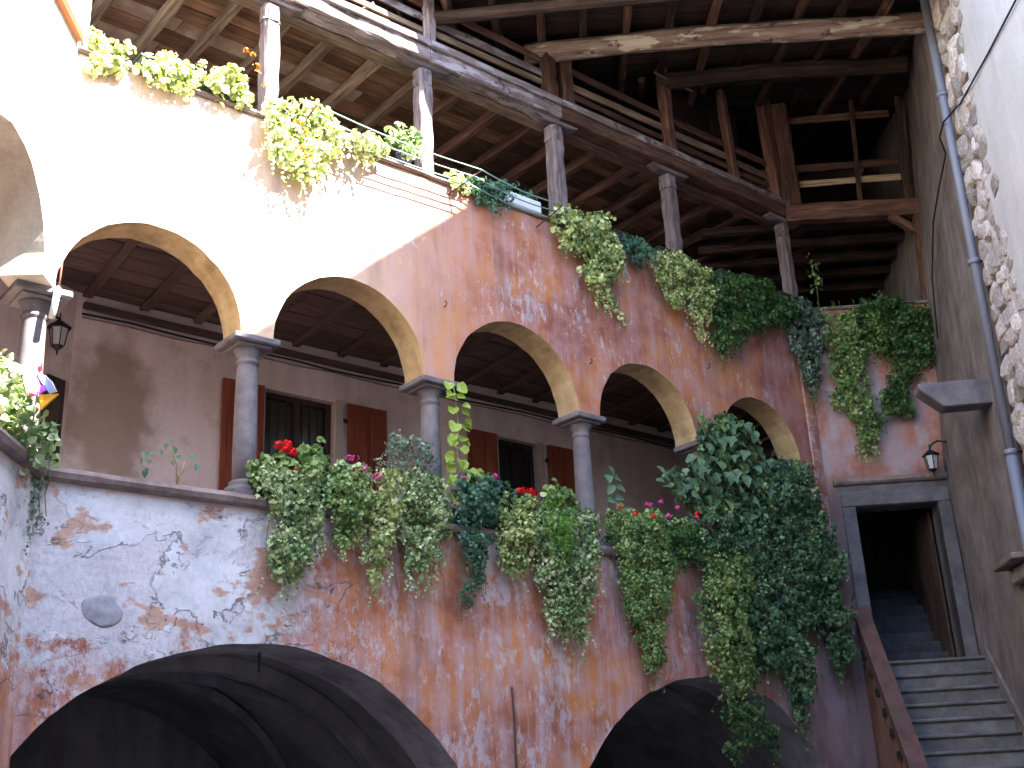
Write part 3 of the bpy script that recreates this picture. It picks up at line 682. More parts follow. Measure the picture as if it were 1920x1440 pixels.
# upper opening: beams, posts and rails
beam('end_beam', (.02, .12, 9.99), (2.3, .12, 9.95), .22, .27, M['redwood'], EB, FE, 8, .012)
beam('end_post', (1.88, .12, 8.39), (1.98, .12, 9.85), .16, .16, M['redwood'], EB, FE, 8, .012)
beam('end_bracket', (1.93, .12, 9.55), (1.55, .12, 9.86), .12, .10, M['redwood'], EB, FE, 5, .01)
beam('end_attic_post', (.16, .12, 10.13), (.14, .12, 11.9), .24, .2, M['redwood'], EB, FE, 8, .01)
beam('end_attic_post', (1.16, .12, 10.13), (1.28, .12, 11.9), .06, .06, M['redwood'], EB, FE, 6, .004)
beam('end_attic_post', (1.86, .12, 10.08), (2.0, .12, 11.9), .09, .09, M['darkwood'], EB, FE, 6, .006)
beam('end_attic_post', (2.06, .12, 10.08), (2.22, .12, 11.9), .10, .09, M['darkwood'], EB, FE, 6, .006)
for z, hh, mm in [(10.53, .10, 'creamwood'), (10.80, .12, 'redwood'), (11.66, .12, 'redwood')]:
    beam('end_attic_rail', (.26, .17, z), (1.84, .17, z + .0), .03, hh, M[mm], EB, FE, 6, .004)
slab('end_attic_floor', [F2(FE, -1.0, .3), F2(FE, 2.6, .3), F2(FE, 2.6, 4.3), F2(FE, -2.5, 4.3)], 10.13, 10.2, M['darkwood'], EB)
for i in range(5):
    y = .6 + i * .6; beam('end_joist', (-1.2, y, 10.05), (2.6, y, 10.02), .12, .14, M['darkwood'], EB, FE, 6, .01)
box('end_back_wall', (-3.5, 4.3, 6.4), (4.2, 4.5, 14.4), M['passage'], EB, FE)
box('end_upper_floor', (-.8, .36, 8.0), (2.6, 4.3, 8.1), M['darkwood'], EB, FE)

# ================================================================== TIMBER ROOF over the corner
RF = thing('timber_roof', 'dark open timber roof with rough log beams over the corner of the courtyard', 'roof', tuple(FW @ Vector((5, 0, 11))))
A0 = FW @ Vector((1.72, -.02, 0))
FRF = frame((A0.x, A0.y), 93)
def rz(y): return 10.78 + .25 * y        # underside of the boards at distance y behind the eave
slope = math.atan(.25)
FS = FRF @ T(0, 0, 10.78) @ Matrix.Rotation(slope, 4, 'X')
for i in range(40):
    y = i * .31
    x0 = 0.0
    # left end follows the gallery front, then runs straight back
    box('roof_board', (max(-.2, -.15) - y * .62, y + .002, .0), (8.2, y + .306, .03), M['darkwood'], RF, FS, .004)
for i in range(13):
    x = -.02 + i * .55; L = 8.8
    beam('rafter', (x, .02 if x > -.2 else 1, -.075), (x, L, -.075), .10, .13, M['redwood' if i % 2 else 'darkwood'], RF, FS, 10, .015, .25)
for i in range(10):
    x = -.6 - i * .5
    beam('rafter', (x, -x * 1.75, -.075), (x, 8.8, -.075), .10, .13, M['darkwood'], RF, FS, 8, .012, .25)
box('roof_sun_block', (.05, .0, .045), (8.2, 12.4, .08), M['terracotta'], RF, FS, .004)  # added sheet that stops sun leaking between the boards
slab('roof_sun_block', [tuple((FS @ Vector(q)).xy) for q in ((-.1, .0, 0), (.1, .0, 0), (.1, 12.4, 0), (-7.7, 12.4, 0))], 13.95, 14.0, M['terracotta'], RF)  # flat sheet added above the roof to close light gaps
box('eave_board', (.0, -.03, -.02), (6.2, -.002, .10), M['redwood'], RF, FS)
# big round logs
P1 = FW @ Vector((4.26, -.02, 11.0)); 
def logbeam(name, p, L0, L1, z, r, mat, label, az=93, dz=0.0):
    a = R(az); d = Vector((math.sin(a), math.cos(a), 0))
    q0 = Vector((p.x, p.y, z)) - d * L0; q1 = Vector((p.x, p.y, z)) + d * L1 + Vector((0, 0, dz))
    n = 16; pts = []
    for i in range(n + 1):
        s = i / n; q = q0.lerp(q1, s); q += Vector((0, 0, .03 * math.sin(s * 5))) + Vector((0, .02 * math.sin(s * 7 + 1), 0)); pts.append(q - q0)
    v, f = tube_data(pts, [r * (1 + .06 * math.sin(i * 1.3)) for i in range(n + 1)], 10)
    mw = Matrix.Translation(q0)
    # rotate so that local x runs along the log
    rot = Matrix.Rotation(R(90 - az), 4, 'Z'); inv = rot.inverted().to_3x3()
    v = [tuple(inv @ Vector(c) + Vector((random.uniform(-.008, .008),) * 3)) for c in v]
    return put(name, py_mesh(v, f), mat, RF, mw @ rot, label=label)
logbeam('log_beam', P1, .45, 4.75, 10.94, .135, M['logwood'], 'pale thick log beam with its cut end showing, lowest in the roof')
P2 = FW @ Vector((6.42, -.02, 11.0)); logbeam('log_beam', P2, .15, 3.3, 11.36, .12, M['darkwood'], 'red brown log beam deeper under the roof')
P3 = FW @ Vector((2.4, -.02, 11.0)); 
logbeam('log_beam', P3, .1, 6.0, 10.62, .08, M['darkwood'], 'thin dark log just inside the eave')
for k, x in enumerate((.8, 2.0, 3.0, 3.9)):
    beam('rafter_end', (x, 3.2, -.2), (x + .03, 3.9, -.2), .09, .10, M['redwood'], RF, FS, 4, .01, .3)
# gallery part of the roof (left)
FG = FW @ T(0, 0, 10.78)
for i in range(10):
    y = i * .31 - .02
    box('roof_board', (-4.5, y + .002, .19 * y + .0), (1.72 , y + .306, .19 * y + .03), M['darkwood'], RF, FG, .004)
for i in range(9):
    x = -3.4 + i * .6; beam('rafter', (x, .0, -.07), (x, 2.8, .46), .10, .12, M['darkwood'], RF, FG, 6, .01, .2)
box('cross_stick', (6.05, -.06, 11.32), (6.85, -.03, 11.35), M['joist'], RF, FW, .006)

# ================================================================== RIGHT BUILDING
RB = thing('right_building', 'tall right hand building, brown render and rough stones beside white lime plaster', 'building', tuple(FR @ Vector((6, 1, 0))))
def lean(x, z): return .085 * max(0, z - 6.0) * max(0.0, 1 - max(0, x) / 2.7)
put('side_wall', wall_mesh([(-6, -.2), (3.22, -.2), (3.22, 12.9), (-6, 12.9)], [], .35, .2, .012, 0, 1, lean), [M['sidewall'], M['sidewall']], RB, FR)
ZT = 15.0
put('mortar_band', wall_mesh([(3.22, -.2), (6.0, -.2), (6.0, 12.9), (3.22, 12.9)], [], .35, .2, .01, 0), [M['mortar'], M['mortar']], RB, FR)
put('top_wall', wall_mesh([(-.6, 12.9), (22, 12.9), (22, ZT), (-.6, ZT)], [], 4.0, 1.0, .01, .0), [M['white'], M['white']], RB, FR)
EDGE_PTS = [(-.3, 3.85), (4.5, 3.9), (5.9, 3.97), (6.3, 4.05), (8.3, 4.08), (9.2, 4.15), (10.3, 4.31), (12.95, 4.7)]
def re_(z):   # ragged edge between bare stones and white plaster
    pts = EDGE_PTS
    for (a, xa), (b, xb) in zip(pts[:-1], pts[1:]):
        if a <= z <= b: return xa + (xb - xa) * (z - a) / (b - a)
    return 4.7
edge = [(re_(z) + .09 * noise.noise((z * 2.3, 0, 0)) + .05 * noise.noise((z * 8, 2, 0)), z) for z in np.arange(-.15, 12.9, .11)]
put('white_plaster_wall', wall_mesh([(22, -.2), (22, 12.9)] + [tuple(e) for e in reversed(edge)] + [(re_(-.15), -.2)], [], .1, .35, .006, -.055, 0), [M['white'], M['white']], RB, FR)
box('eave_slab', (-.6, -.0, ZT + .003), (22, 4.0, ZT + .15), M['terracotta'], RB, FR)
# rubble stones
smesh = []
for k in range(10):
    bm = bmesh.new(); bmesh.ops.create_icosphere(bm, subdivisions=2, radius=1)
    o = Vector((k * 3.1, k, 2))
    for v in bm.verts:
        c = v.co.copy(); c *= 1 + .45 * noise.noise(c * 1.3 + o) + .30 * noise.noise(c * 3.2 + o)
        for i in range(3): c[i] = max(-.74, min(.74, c[i]))
        v.co = c
    m_ = bm_mesh(bm); m_.materials.append(M['rubble']); smesh.append(m_)
z = 3.6
while z < 12.3:
    h = random.uniform(.16, .34); x = 3.24 + random.uniform(0, .06) + max(0, z - 5) * .03
    lim = re_(z) + .06
    while x < lim:
        w = random.uniform(.14, .44)
        mw = FR @ T(x + w / 2, random.uniform(-.03, .005), z + h / 2 + random.uniform(-.06, .06)) @ Matrix.Rotation(random.uniform(-.8, .8), 4, 'Y') @ Matrix.Rotation(random.uniform(-.25, .25), 4, 'Z') @ Matrix.Diagonal((w * .66, .085, h * .68 * random.uniform(.8, 1.1), 1))
        put('stone', random.choice(smesh), None, RB, mw)
        x += w * .98
    z += h * .97
# corbel stone sticking out of the wall behind the pipe
cb = [(0, 5.93), (-.60, 5.93), (-.86, 6.17), (-.86, 6.24), (0, 6.24)]
v = []; f = []
for y in (0, .28):
    for (x, zz) in cb: v.append((y, x, zz - 6))
n = 5; f = [(0, 1, 2, 3, 4), (9, 8, 7, 6, 5)] + [(i, (i + 1) % 5, 5 + (i + 1) % 5, 5 + i) for i in range(5)]
me = py_mesh(v, f); bm = bmesh.new(); bm.from_mesh(me); bmesh.ops.recalc_face_normals(bm, faces=bm.faces[:]); bmesh.ops.bevel(bm, geom=bm.edges[:], offset=.012, segments=1, affect='EDGES'); bm.to_mesh(me); bm.free()
put('stone_corbel', me, M['colstone'], RB, FR @ T(2.30, .05, 6), label='grey stone corbel jutting out behind the drainpipe')
bm = bmesh.new(); add_box(bm, (0, -.24, 0), (.8, .05, .07), .012)
put('stone_ledge', bm_mesh(bm), M['coping'], RB, FR @ T(2.12, 0, 4.03))
bm = bmesh.new(); add_box(bm, (0, -.10, 0), (.7, .0, .0 + .18), .02)
put('ledge_support', bm_mesh(bm), M['sidewall'], RB, FR @ T(2.25, 0, 3.84))

# drainpipe and cable (things of their own)
dp = thing('drainpipe', 'long grey metal drainpipe running down between brown render and rubble stones', 'drainpipe', tuple(FR @ Vector((2.85, -.12, 0))))
PX = lambda z: 3.22 + (z - 4.82) * .046
tube('pipe_section', [(PX(5.1), -.13, 5.1), (PX(12.6), -.13, 12.6)], .052, M['pipe'], dp, FR, 14)
tube('pipe_section', [(PX(0), -.13, .1), (PX(5.13), -.13, 5.13)], .060, M['pipe'], dp, FR, 14)
for z in (5.13, 7.4, 9.6):
    tube('pipe_collar', [(PX(z), -.13, z - .03), (PX(z), -.13, z + .03)], .070, M['pipe'], dp, FR, 14)
    box('pipe_bracket', (PX(z) - .01, -.08, z - .012), (PX(z) + .01, .02, z + .012), M['iron'], dp, FR, .002)
CABLE = [(7.4, -.08, 8.8), (6.01, -.08, 8.97), (4.95, -.08, 9.07), (3.9, -.10, 9.17), (3.5, -.20, 9.19), (3.2, -.19, 9.16), (2.9, -.06, 9.10), (2.32, -.04, 8.97), (1.62, -.0, 8.80)]
tube('wall_cable', CABLE + [(1.3, .04, 8.68), (.9, .05, 8.3), (.7, .03, 7.5)], .011, M['cable'], None, FR, 6)
c_ = COL.objects['wall_cable']; c_['label'] = 'thin black cable crossing the white plaster and brown wall'; c_['category'] = 'cable'

# ================================================================== EXTERNAL STAIRCASE
ST = thing('stone_staircase', 'steep grey stone staircase rising to the dark doorway at the right', 'staircase', tuple(FE @ Vector((1, -1, 0))))
NST = 17; RI = .1945; TR = .195
FT = frame(tuple(FE @ Vector((.28, 0, 0)))[:2], 186)   # x goes down the stairs toward the courtyard, y = to the right
for i in range(NST):
    zt = 3.30 - i * RI
    x0 = .0 if i == 0 else .06 + i * TR
    bm = bmesh.new(); add_box(bm, (0 if i else -.1, -.0, -RI - .05), (TR + (.06 if i == 0 else 0), 1.50, -.045), .0)
    rs = put('step', bm_mesh(bm), M['stepstone'], ST, FT @ T(x0, .02, zt))
    bm = bmesh.new(); add_box(bm, (-.02, .0, -.045), (TR + .035 + (.06 if i == 0 else 0), 1.50, 0), .014)
    put('tread', bm_mesh(bm), M['stepstone'], rs, FT @ T(x0, .02, zt))
# parapet on the left of the flight
sl = -RI / TR
def sheared(name, x0, x1, y0, y1, z0, z1, mat, par, bev=.01, **k):
    n = 12; v = []; f = []
    for i in range(n + 1):
        x = x0 + (x1 - x0) * i / n
        for (y, z) in ((y0, z0), (y1, z0), (y1, z1), (y0, z1)): v.append((x, y + random.uniform(-.003, .003), 3.3 + z + sl * x + random.uniform(-.004, .004)))
    for i in range(n):
        for j in range(4): f.append((i * 4 + j, i * 4 + (j + 1) % 4, i * 4 + 4 + (j + 1) % 4, i * 4 + 4 + j))
    f += [(3, 2, 1, 0), (n * 4, n * 4 + 1, n * 4 + 2, n * 4 + 3)]
    me = py_mesh(v, f); bm = bmesh.new(); bm.from_mesh(me); bmesh.ops.recalc_face_normals(bm, faces=bm.faces[:]); bm.to_mesh(me); bm.free()
    return put(name, me, mat, par, FT, **k)
sheared('stair_side_wall', .0, 3.3, -.14, .02, -3.2, .597, M['stairwall'], ST)
sheared('stair_parapet_cap', .0, 3.3, -.17, .03, .60, .80, M['brownpaint'], ST)
for i in range(12):
    x = .25 + i * .26
    bm = bmesh.new(); add_box(bm, (0, -.03, 0), (.12, .03, .10), .005)
    put('hole_shade_block', bm_mesh(bm), M['iron'], ST, FT @ T(x, -.145, 3.60 + sl * x))  # black block standing for the shade inside a small hole
tube('stair_hook', [(.02, -.16, 4.14), (.0, -.12, 4.23), (.0, -.05, 4.29)], .008, M['iron'], ST, FT, 5)
sheared('stair_dado', .30, 3.3, 1.33, 1.40, -.25, .42, M['sidewall'], ST)

# ================================================================== LANTERNS
def lantern(fr, x, y, z, label, sgn=-1):
    L = thing('wall_lantern', label, 'lantern', tuple(fr @ Vector((x, y, z))))
    m = fr @ T(x, y, z)
    def l4(r0, r1, z0, z1):
        v = [(r * a, r * b, zz) for (r, zz) in ((r0, z0), (r1, z1)) for (a, b) in ((1, 0), (.5, .866), (-.5, .866), (-1, 0), (-.5, -.866), (.5, -.866))]
        f = [(i, (i + 1) % 6, 6 + (i + 1) % 6, 6 + i) for i in range(6)] + [(5, 4, 3, 2, 1, 0), (6, 7, 8, 9, 10, 11)]
        return py_mesh(v, f)
    put('roof_cap', l4(.125, .03, .0, .075), M['iron'], L, m); put('finial', l4(.012, .006, .075, .16), M['iron'], L, m)
    put('glass', l4(.058, .088, -.19, -.012), M['lampglass'], L, m); put('base', l4(.02, .064, -.235, -.193), M['iron'], L, m); put('drop', l4(.006, .014, -.29, -.237), M['iron'], L, m)
    for k in range(6):
        a = R(60 * k); p = [(.064 * math.cos(a), .064 * math.sin(a), -.195), (.094 * math.cos(a), .094 * math.sin(a), 0)]
        v, f = tube_data(p, .007, 4); put('bar', py_mesh(v, f), M['iron'], L, m)
    return L, m
L1, m1 = lantern(FR, .30, -.24, 5.98, 'small black iron lantern hanging beside the stone door frame')
for p in ([(0, .24, .17), (0, .12, .20), (0, .03, .15), (0, 0, .09)], [(0, .235, -.25), (0, .235, .2)]):
    v, f = tube_data(p, .014, 6); put('bracket', py_mesh(v, f), M['iron'], L1, m1)
L2, m2 = lantern(FK, .42, .24, 6.42, 'dark lantern on the inner wall of the loggia behind the sunlit column')
v, f = tube_data([(0, -.24, .1), (0, -.12, .18), (0, 0, .09)], .014, 6); put('bracket', py_mesh(v, f), M['iron'], L2, m2)

# ================================================================== BUILDING ACROSS THE COURTYARD (unseen behind the camera, added to cut low sky light)
FO = frame((5.5, -6.0), 273)
OB = thing('added_opposite_building', 'unseen plain plastered building, added to cut low sky light opposite the loggia', 'building', tuple(FO @ Vector((5, 1, 0))))
ho = [[(1.5 + 3 * i, z0), (2.6 + 3 * i, z0), (2.6 + 3 * i, z0 + 1.7), (1.5 + 3 * i, z0 + 1.7)] for i in range(4) for z0 in (1.2, 4.6, 8.0)]
put('wall', wall_mesh([(-2, -.2), (14, -.2), (14, 11), (-2, 11)], ho, .3, .8, .01), [M['sidewall'], M['sidewall']], OB, FO)
for i in range(4):
    for z0 in (1.2, 4.6, 8.0): box('window', (1.5 + 3 * i, .2, z0), (2.6 + 3 * i, .24, z0 + 1.7), M['glass'], OB, FO)

# outlines of the plants in wall coordinates (metres along the wall, height)
POLY = {
 'IV1': [(0.01, 4.63), (0.26, 4.7), (0.7, 4.69), (0.71, 4.43), (0.65, 4.33), (0.71, 4.09), (0.63, 3.93), (0.5, 3.75), (0.42, 3.63), (0.26, 3.61), (0.13, 3.67), (0.18, 3.89), (0.23, 4.13), (0.19, 4.32), (0.06, 4.37)],
 'IV2': [(0.7, 4.69), (1.23, 4.76), (1.28, 4.46), (1.16, 4.24), (1.05, 4.12), (0.96, 4.04), (0.85, 4.1), (0.83, 4.35), (0.71, 4.43)],
 'IV3': [(1.23, 4.74), (1.56, 4.81), (1.59, 4.44), (1.52, 4.17), (1.46, 3.91), (1.35, 3.8), (1.28, 3.65), (1.19, 3.79), (1.18, 4.04), (1.25, 4.3)],
 'IV4': [(1.56, 4.81), (2.07, 4.83), (2.15, 4.51), (2.14, 4.19), (2.01, 3.97), (1.88, 3.83), (1.73, 3.79), (1.58, 3.85), (1.61, 4.03), (1.57, 4.34)],
 'IV5': [(2.32, 4.87), (2.76, 4.9), (2.78, 4.59), (2.72, 4.31), (2.57, 4.02), (2.53, 3.86), (2.39, 3.63), (2.19, 3.64), (2.33, 3.84), (2.33, 4.1), (2.28, 4.42)],
 'IV6': [(2.75, 4.78), (3.29, 4.8), (3.3, 4.43), (3.14, 4.13), (3.08, 3.9), (2.84, 3.91), (2.79, 4.2), (2.77, 4.48)],
 'IV7': [(3.28, 4.65), (4.18, 4.76), (4.16, 4.29), (4.14, 3.93), (3.94, 3.58), (3.85, 3.38), (3.61, 3.26), (3.41, 3.44), (3.36, 3.71), (3.25, 3.97)],
 'FERN': [(3.29, 4.71), (3.67, 4.76), (3.74, 4.47), (3.62, 4.17), (3.42, 4.07), (3.33, 4.26)],
 'IV8': [(4.3, 4.72), (5.12, 4.85), (5.35, 4.59), (5.35, 4.16), (5.19, 3.78), (5.14, 3.42), (5.03, 3.18), (4.87, 2.98), (4.73, 3.17), (4.69, 3.46), (4.51, 3.67), (4.47, 4.08), (4.43, 4.43)],
 'IV9': [(5.23, 4.71), (5.79, 4.77), (5.82, 4.39), (5.43, 4.2), (5.17, 4.26)],
 'IV10': [(5.74, 4.44), (6.62, 4.53), (6.63, 4.08), (6.43, 3.49), (6.45, 3.06), (6.26, 2.81), (5.94, 2.87), (5.8, 3.1), (5.68, 3.45), (5.66, 3.94)],
 'IV11': [(5.72, 4.96), (6.24, 5.22), (7.36, 5.73), (8.07, 5.91), (8.26, 5.49), (8.44, 5.0), (8.64, 4.59), (8.45, 4.29), (8.56, 3.81), (8.5, 3.33), (8.24, 3.19), (8.07, 3.65), (7.58, 3.69), (7.63, 3.17), (7.5, 2.59), (7.32, 2.47), (7.19, 2.84), (7.16, 3.15), (6.85, 3.14), (6.61, 2.88), (6.45, 3.06), (6.39, 3.8), (6.21, 4.43), (5.75, 4.51)],
 'IV12': [(5.86, 2.92), (6.21, 2.81), (6.57, 2.7), (6.82, 2.46), (6.87, 2.23), (6.66, 2.17), (6.41, 2.34), (6.26, 2.28), (6.04, 2.11), (5.88, 2.2), (6.06, 2.46), (5.91, 2.69)],
 'BROAD': [(6.3, 6.2), (6.73, 6.35), (7.03, 6.25), (7.18, 5.92), (7.36, 5.73), (7.26, 5.22), (6.77, 4.82), (6.17, 4.81), (5.73, 5.02), (5.4, 5.31), (5.82, 5.63), (6.13, 5.75)],
 'GER1': [(0.04, 4.74), (0.26, 4.8), (0.48, 4.86), (0.59, 4.98), (0.76, 4.98), (0.82, 4.8), (0.79, 4.65), (0.06, 4.54)],
 'IMP1': [(0.76, 4.8), (0.99, 4.88), (1.29, 4.82), (1.44, 4.77), (1.29, 4.61), (0.82, 4.57)],
 'SHRUB': [(1.38, 4.89), (1.51, 5.21), (1.73, 5.26), (1.99, 5.21), (2.08, 5.0), (2.04, 4.77), (1.53, 4.7)],
 'GER2': [(2.34, 4.9), (2.59, 4.96), (2.83, 4.94), (3.01, 4.88), (3.3, 4.86), (3.29, 4.71), (2.37, 4.71)],
 'GER3': [(3.45, 4.85), (3.69, 5.03), (3.88, 5.0), (4.02, 4.81), (3.89, 4.64), (3.47, 4.62)],
 'IMP2': [(4.21, 4.62), (4.47, 4.8), (5.0, 4.93), (5.44, 4.92), (5.98, 4.82), (6.05, 4.64), (5.21, 4.58), (4.28, 4.54)],
 'LEAN': [(7.36, 5.73), (7.62, 5.91), (8.07, 5.91), (8.25, 5.71), (8.09, 5.25), (7.55, 5.04), (7.26, 5.22)],
 'CLIMB': [(2.21, 5.79), (2.35, 5.82), (2.4, 5.45), (2.42, 5.16), (2.59, 5.07), (2.55, 4.95), (2.24, 4.91), (2.18, 5.12), (2.16, 5.46)],
 'TWIG': [(-0.95, 4.63), (-0.84, 4.67), (-0.65, 4.7), (-0.53, 4.53), (-0.61, 4.42), (-0.82, 4.42)],
 'TRAIL': [(-1.95, 4.26), (-1.78, 4.32), (-1.68, 4.21), (-1.77, 4.07), (-1.82, 3.91), (-1.96, 3.94)],
 'UP1': [(3.85, 8.38), (4.21, 8.55), (4.28, 8.37), (4.52, 8.56), (4.75, 8.55), (4.86, 8.32), (4.98, 8.13), (4.89, 7.74), (4.77, 7.5), (4.49, 7.43), (4.33, 7.49), (4.31, 7.8), (4.21, 8.06), (4.02, 7.86), (3.9, 8.04)],
 'UP1b': [(4.4, 7.33), (4.55, 7.55), (4.87, 7.6), (5.02, 7.31), (4.9, 7.23), (4.74, 7.42)],
 'UP2': [(4.9, 8.3), (5.35, 8.48), (5.58, 8.38), (5.5, 8.17), (5.16, 8.11)],
 'UP3': [(5.54, 8.29), (5.94, 8.46), (6.35, 8.44), (6.58, 8.27), (6.57, 7.88), (6.45, 7.47), (6.32, 7.29), (6.19, 7.56), (6.09, 7.76), (5.82, 7.66), (5.65, 7.84), (5.53, 7.99)],
 'UP4': [(6.51, 8.29), (7.44, 8.5), (7.9, 8.46), (8.37, 8.41), (8.34, 7.99), (7.76, 7.78), (7.28, 7.58), (6.95, 7.28), (6.7, 7.07), (6.54, 7.34), (6.49, 7.71)],
 'UP5': [(8.37, 8.41), (8.75, 8.47), (9.14, 8.27), (8.95, 7.72), (8.79, 7.28), (8.51, 6.86), (8.39, 7.12), (8.4, 7.44), (8.22, 7.72), (8.27, 8.06)],
 'SU1': [(-1.69, 8.15), (-1.7, 8.52), (-1.66, 8.71), (-1.6, 8.5), (-1.33, 8.56), (-1.29, 8.4), (-1.4, 8.21)],
 'SU2': [(-1.26, 8.3), (-1.22, 8.46), (-1.02, 8.61), (-0.85, 8.56), (-0.61, 8.69), (-0.57, 8.31), (-1.05, 8.24)],
 'SU3': [(-0.6, 8.51), (-0.36, 8.7), (-0.13, 8.77), (-0.06, 8.42), (-0.4, 8.26)],
 'SU4': [(-0.0, 8.38), (0.42, 8.61), (0.67, 8.64), (0.92, 8.48), (0.92, 8.16), (0.67, 7.82), (0.31, 7.67), (0.1, 7.81), (0.06, 8.16)],
 'SU5': [(0.92, 8.38), (1.46, 8.54), (1.52, 8.3), (1.05, 8.2)],
 'SU6': [(1.56, 8.68), (1.81, 8.89), (2.03, 8.82), (2.06, 8.59), (1.77, 8.42), (1.59, 8.53)],
 'SU7': [(2.23, 8.35), (2.57, 8.46), (2.76, 8.39), (2.52, 8.25)],
 'SU8': [(2.53, 8.45), (3.0, 8.57), (3.28, 8.49), (3.22, 8.26), (2.75, 8.23)],
 'SU9': [(3.16, 8.52), (3.37, 8.62), (3.81, 8.44), (3.72, 8.34), (3.27, 8.34)],
 'PL': [(3.27, 8.41), (3.77, 8.41), (3.71, 8.25), (3.24, 8.25)],
 'UP6': [(0.31, 8.23), (0.87, 8.18), (0.98, 7.92), (0.8, 7.44), (0.74, 7.05), (0.81, 6.57), (0.7, 6.11), (0.49, 6.05), (0.54, 6.51), (0.4, 6.75), (0.2, 6.93), (0.24, 7.49)],
 'UP7': [(0.74, 8.32), (1.06, 8.42), (1.51, 8.38), (1.77, 8.11), (1.81, 7.69), (1.64, 7.38), (1.4, 7.08), (1.29, 6.61), (0.98, 6.52), (0.81, 6.57), (0.94, 6.95), (1.1, 7.26), (0.93, 7.6), (0.76, 7.94)],
 'BUSH': [(-3.99, 5.25), (-3.83, 5.11), (-3.71, 4.88), (-3.48, 4.61), (-3.38, 4.47), (-3.43, 4.35), (-3.65, 4.25), (-3.82, 4.36), (-3.91, 4.44), (-4.08, 4.51), (-4.17, 5.35)],
}
# ================================================================== PLANTS
IVY = [(0, -.42), (.34, -.38), (.5, -.02), (.24, .12), (0, .58), (-.24, .12), (-.5, -.02), (-.34, -.38)]
OVAL = [(0, -.5), (.24, -.3), (.34, 0), (.22, .32), (0, .55), (-.22, .32), (-.34, 0), (-.24, -.3)]
ROUND = [(0, -.34), (.36, -.36), (.52, 0), (.36, .36), (0, .5), (-.36, .36), (-.52, 0), (-.36, -.36)]
BLADE = [(0, -.5), (.06, -.2), (.07, .1), (.04, .3), (0, .6), (-.04, .3), (-.07, .1), (-.06, -.2)]
def leaves_mesh(P, N, U, size, shape):
    """P points, N normals, U tip directions (n,3), size (n,)"""
    n = len(P); N = N / np.linalg.norm(N, axis=1)[:, None]
    U = U - N * (U * N).sum(1)[:, None]; U = U / (np.linalg.norm(U, axis=1)[:, None] + 1e-9); X = np.cross(U, N)
    sh = np.array(shape); k = len(sh)
    loc = np.zeros((k + 1, 3)); loc[1:, 0] = sh[:, 0]; loc[1:, 1] = sh[:, 1]; loc[1:, 2] = np.abs(sh[:, 0]) * .45 - np.abs(sh[:, 1]) * .15
    V = P[:, None, :] + size[:, None, None] * (loc[None, :, 0:1] * X[:, None, :] + loc[None, :, 1:2] * U[:, None, :] + loc[None, :, 2:3] * N[:, None, :])
    V = V.reshape(-1, 3)
    tri = np.array([(0, i + 1, (i + 1) % k + 1) for i in range(k)])
    F = (tri[None] + (np.arange(n) * (k + 1))[:, None, None]).reshape(-1, 3)
    me = D.meshes.new('foliage'); me.vertices.add(len(V)); me.vertices.foreach_set('co', V.ravel().astype(np.float32))
    me.loops.add(len(F) * 3); me.loops.foreach_set('vertex_index', F.ravel().astype(np.int32))
    me.polygons.add(len(F)); me.polygons.foreach_set('loop_start', np.arange(0, len(F) * 3, 3, dtype=np.int32))
    me.polygons.foreach_set('use_smooth', np.ones(len(F), bool)); me.update(calc_edges=True)
    return me
def poly_sample(P, n):
    P = np.array(P); lo = P.min(0); hi = P.max(0); out = np.zeros((0, 2))
    while len(out) < n:
        q = rng.uniform(lo, hi, (n * 3, 2)); q = q[in_poly(q[:, 0], q[:, 1], P)]; out = np.vstack([out, q])
    return out[:n]
def poly_area(P):
    P = np.array(P); x, y = P.T; return abs((x * np.roll(y, -1) - y * np.roll(x, -1)).sum()) / 2
def edge_dist(q, P):
    P = np.array(P); d = np.full(len(q), 9.0)
    for i in range(len(P)):
        a = P[i]; b = P[(i + 1) % len(P)]; ab = b - a; t = np.clip(((q - a) @ ab) / (ab @ ab), 0, 1)
        d = np.minimum(d, np.linalg.norm(q - a - t[:, None] * ab, axis=1))
    return d
def nz(q, s, o): return np.array([noise.noise((float(a) * s[0], float(b) * s[1], o)) for a, b in q])
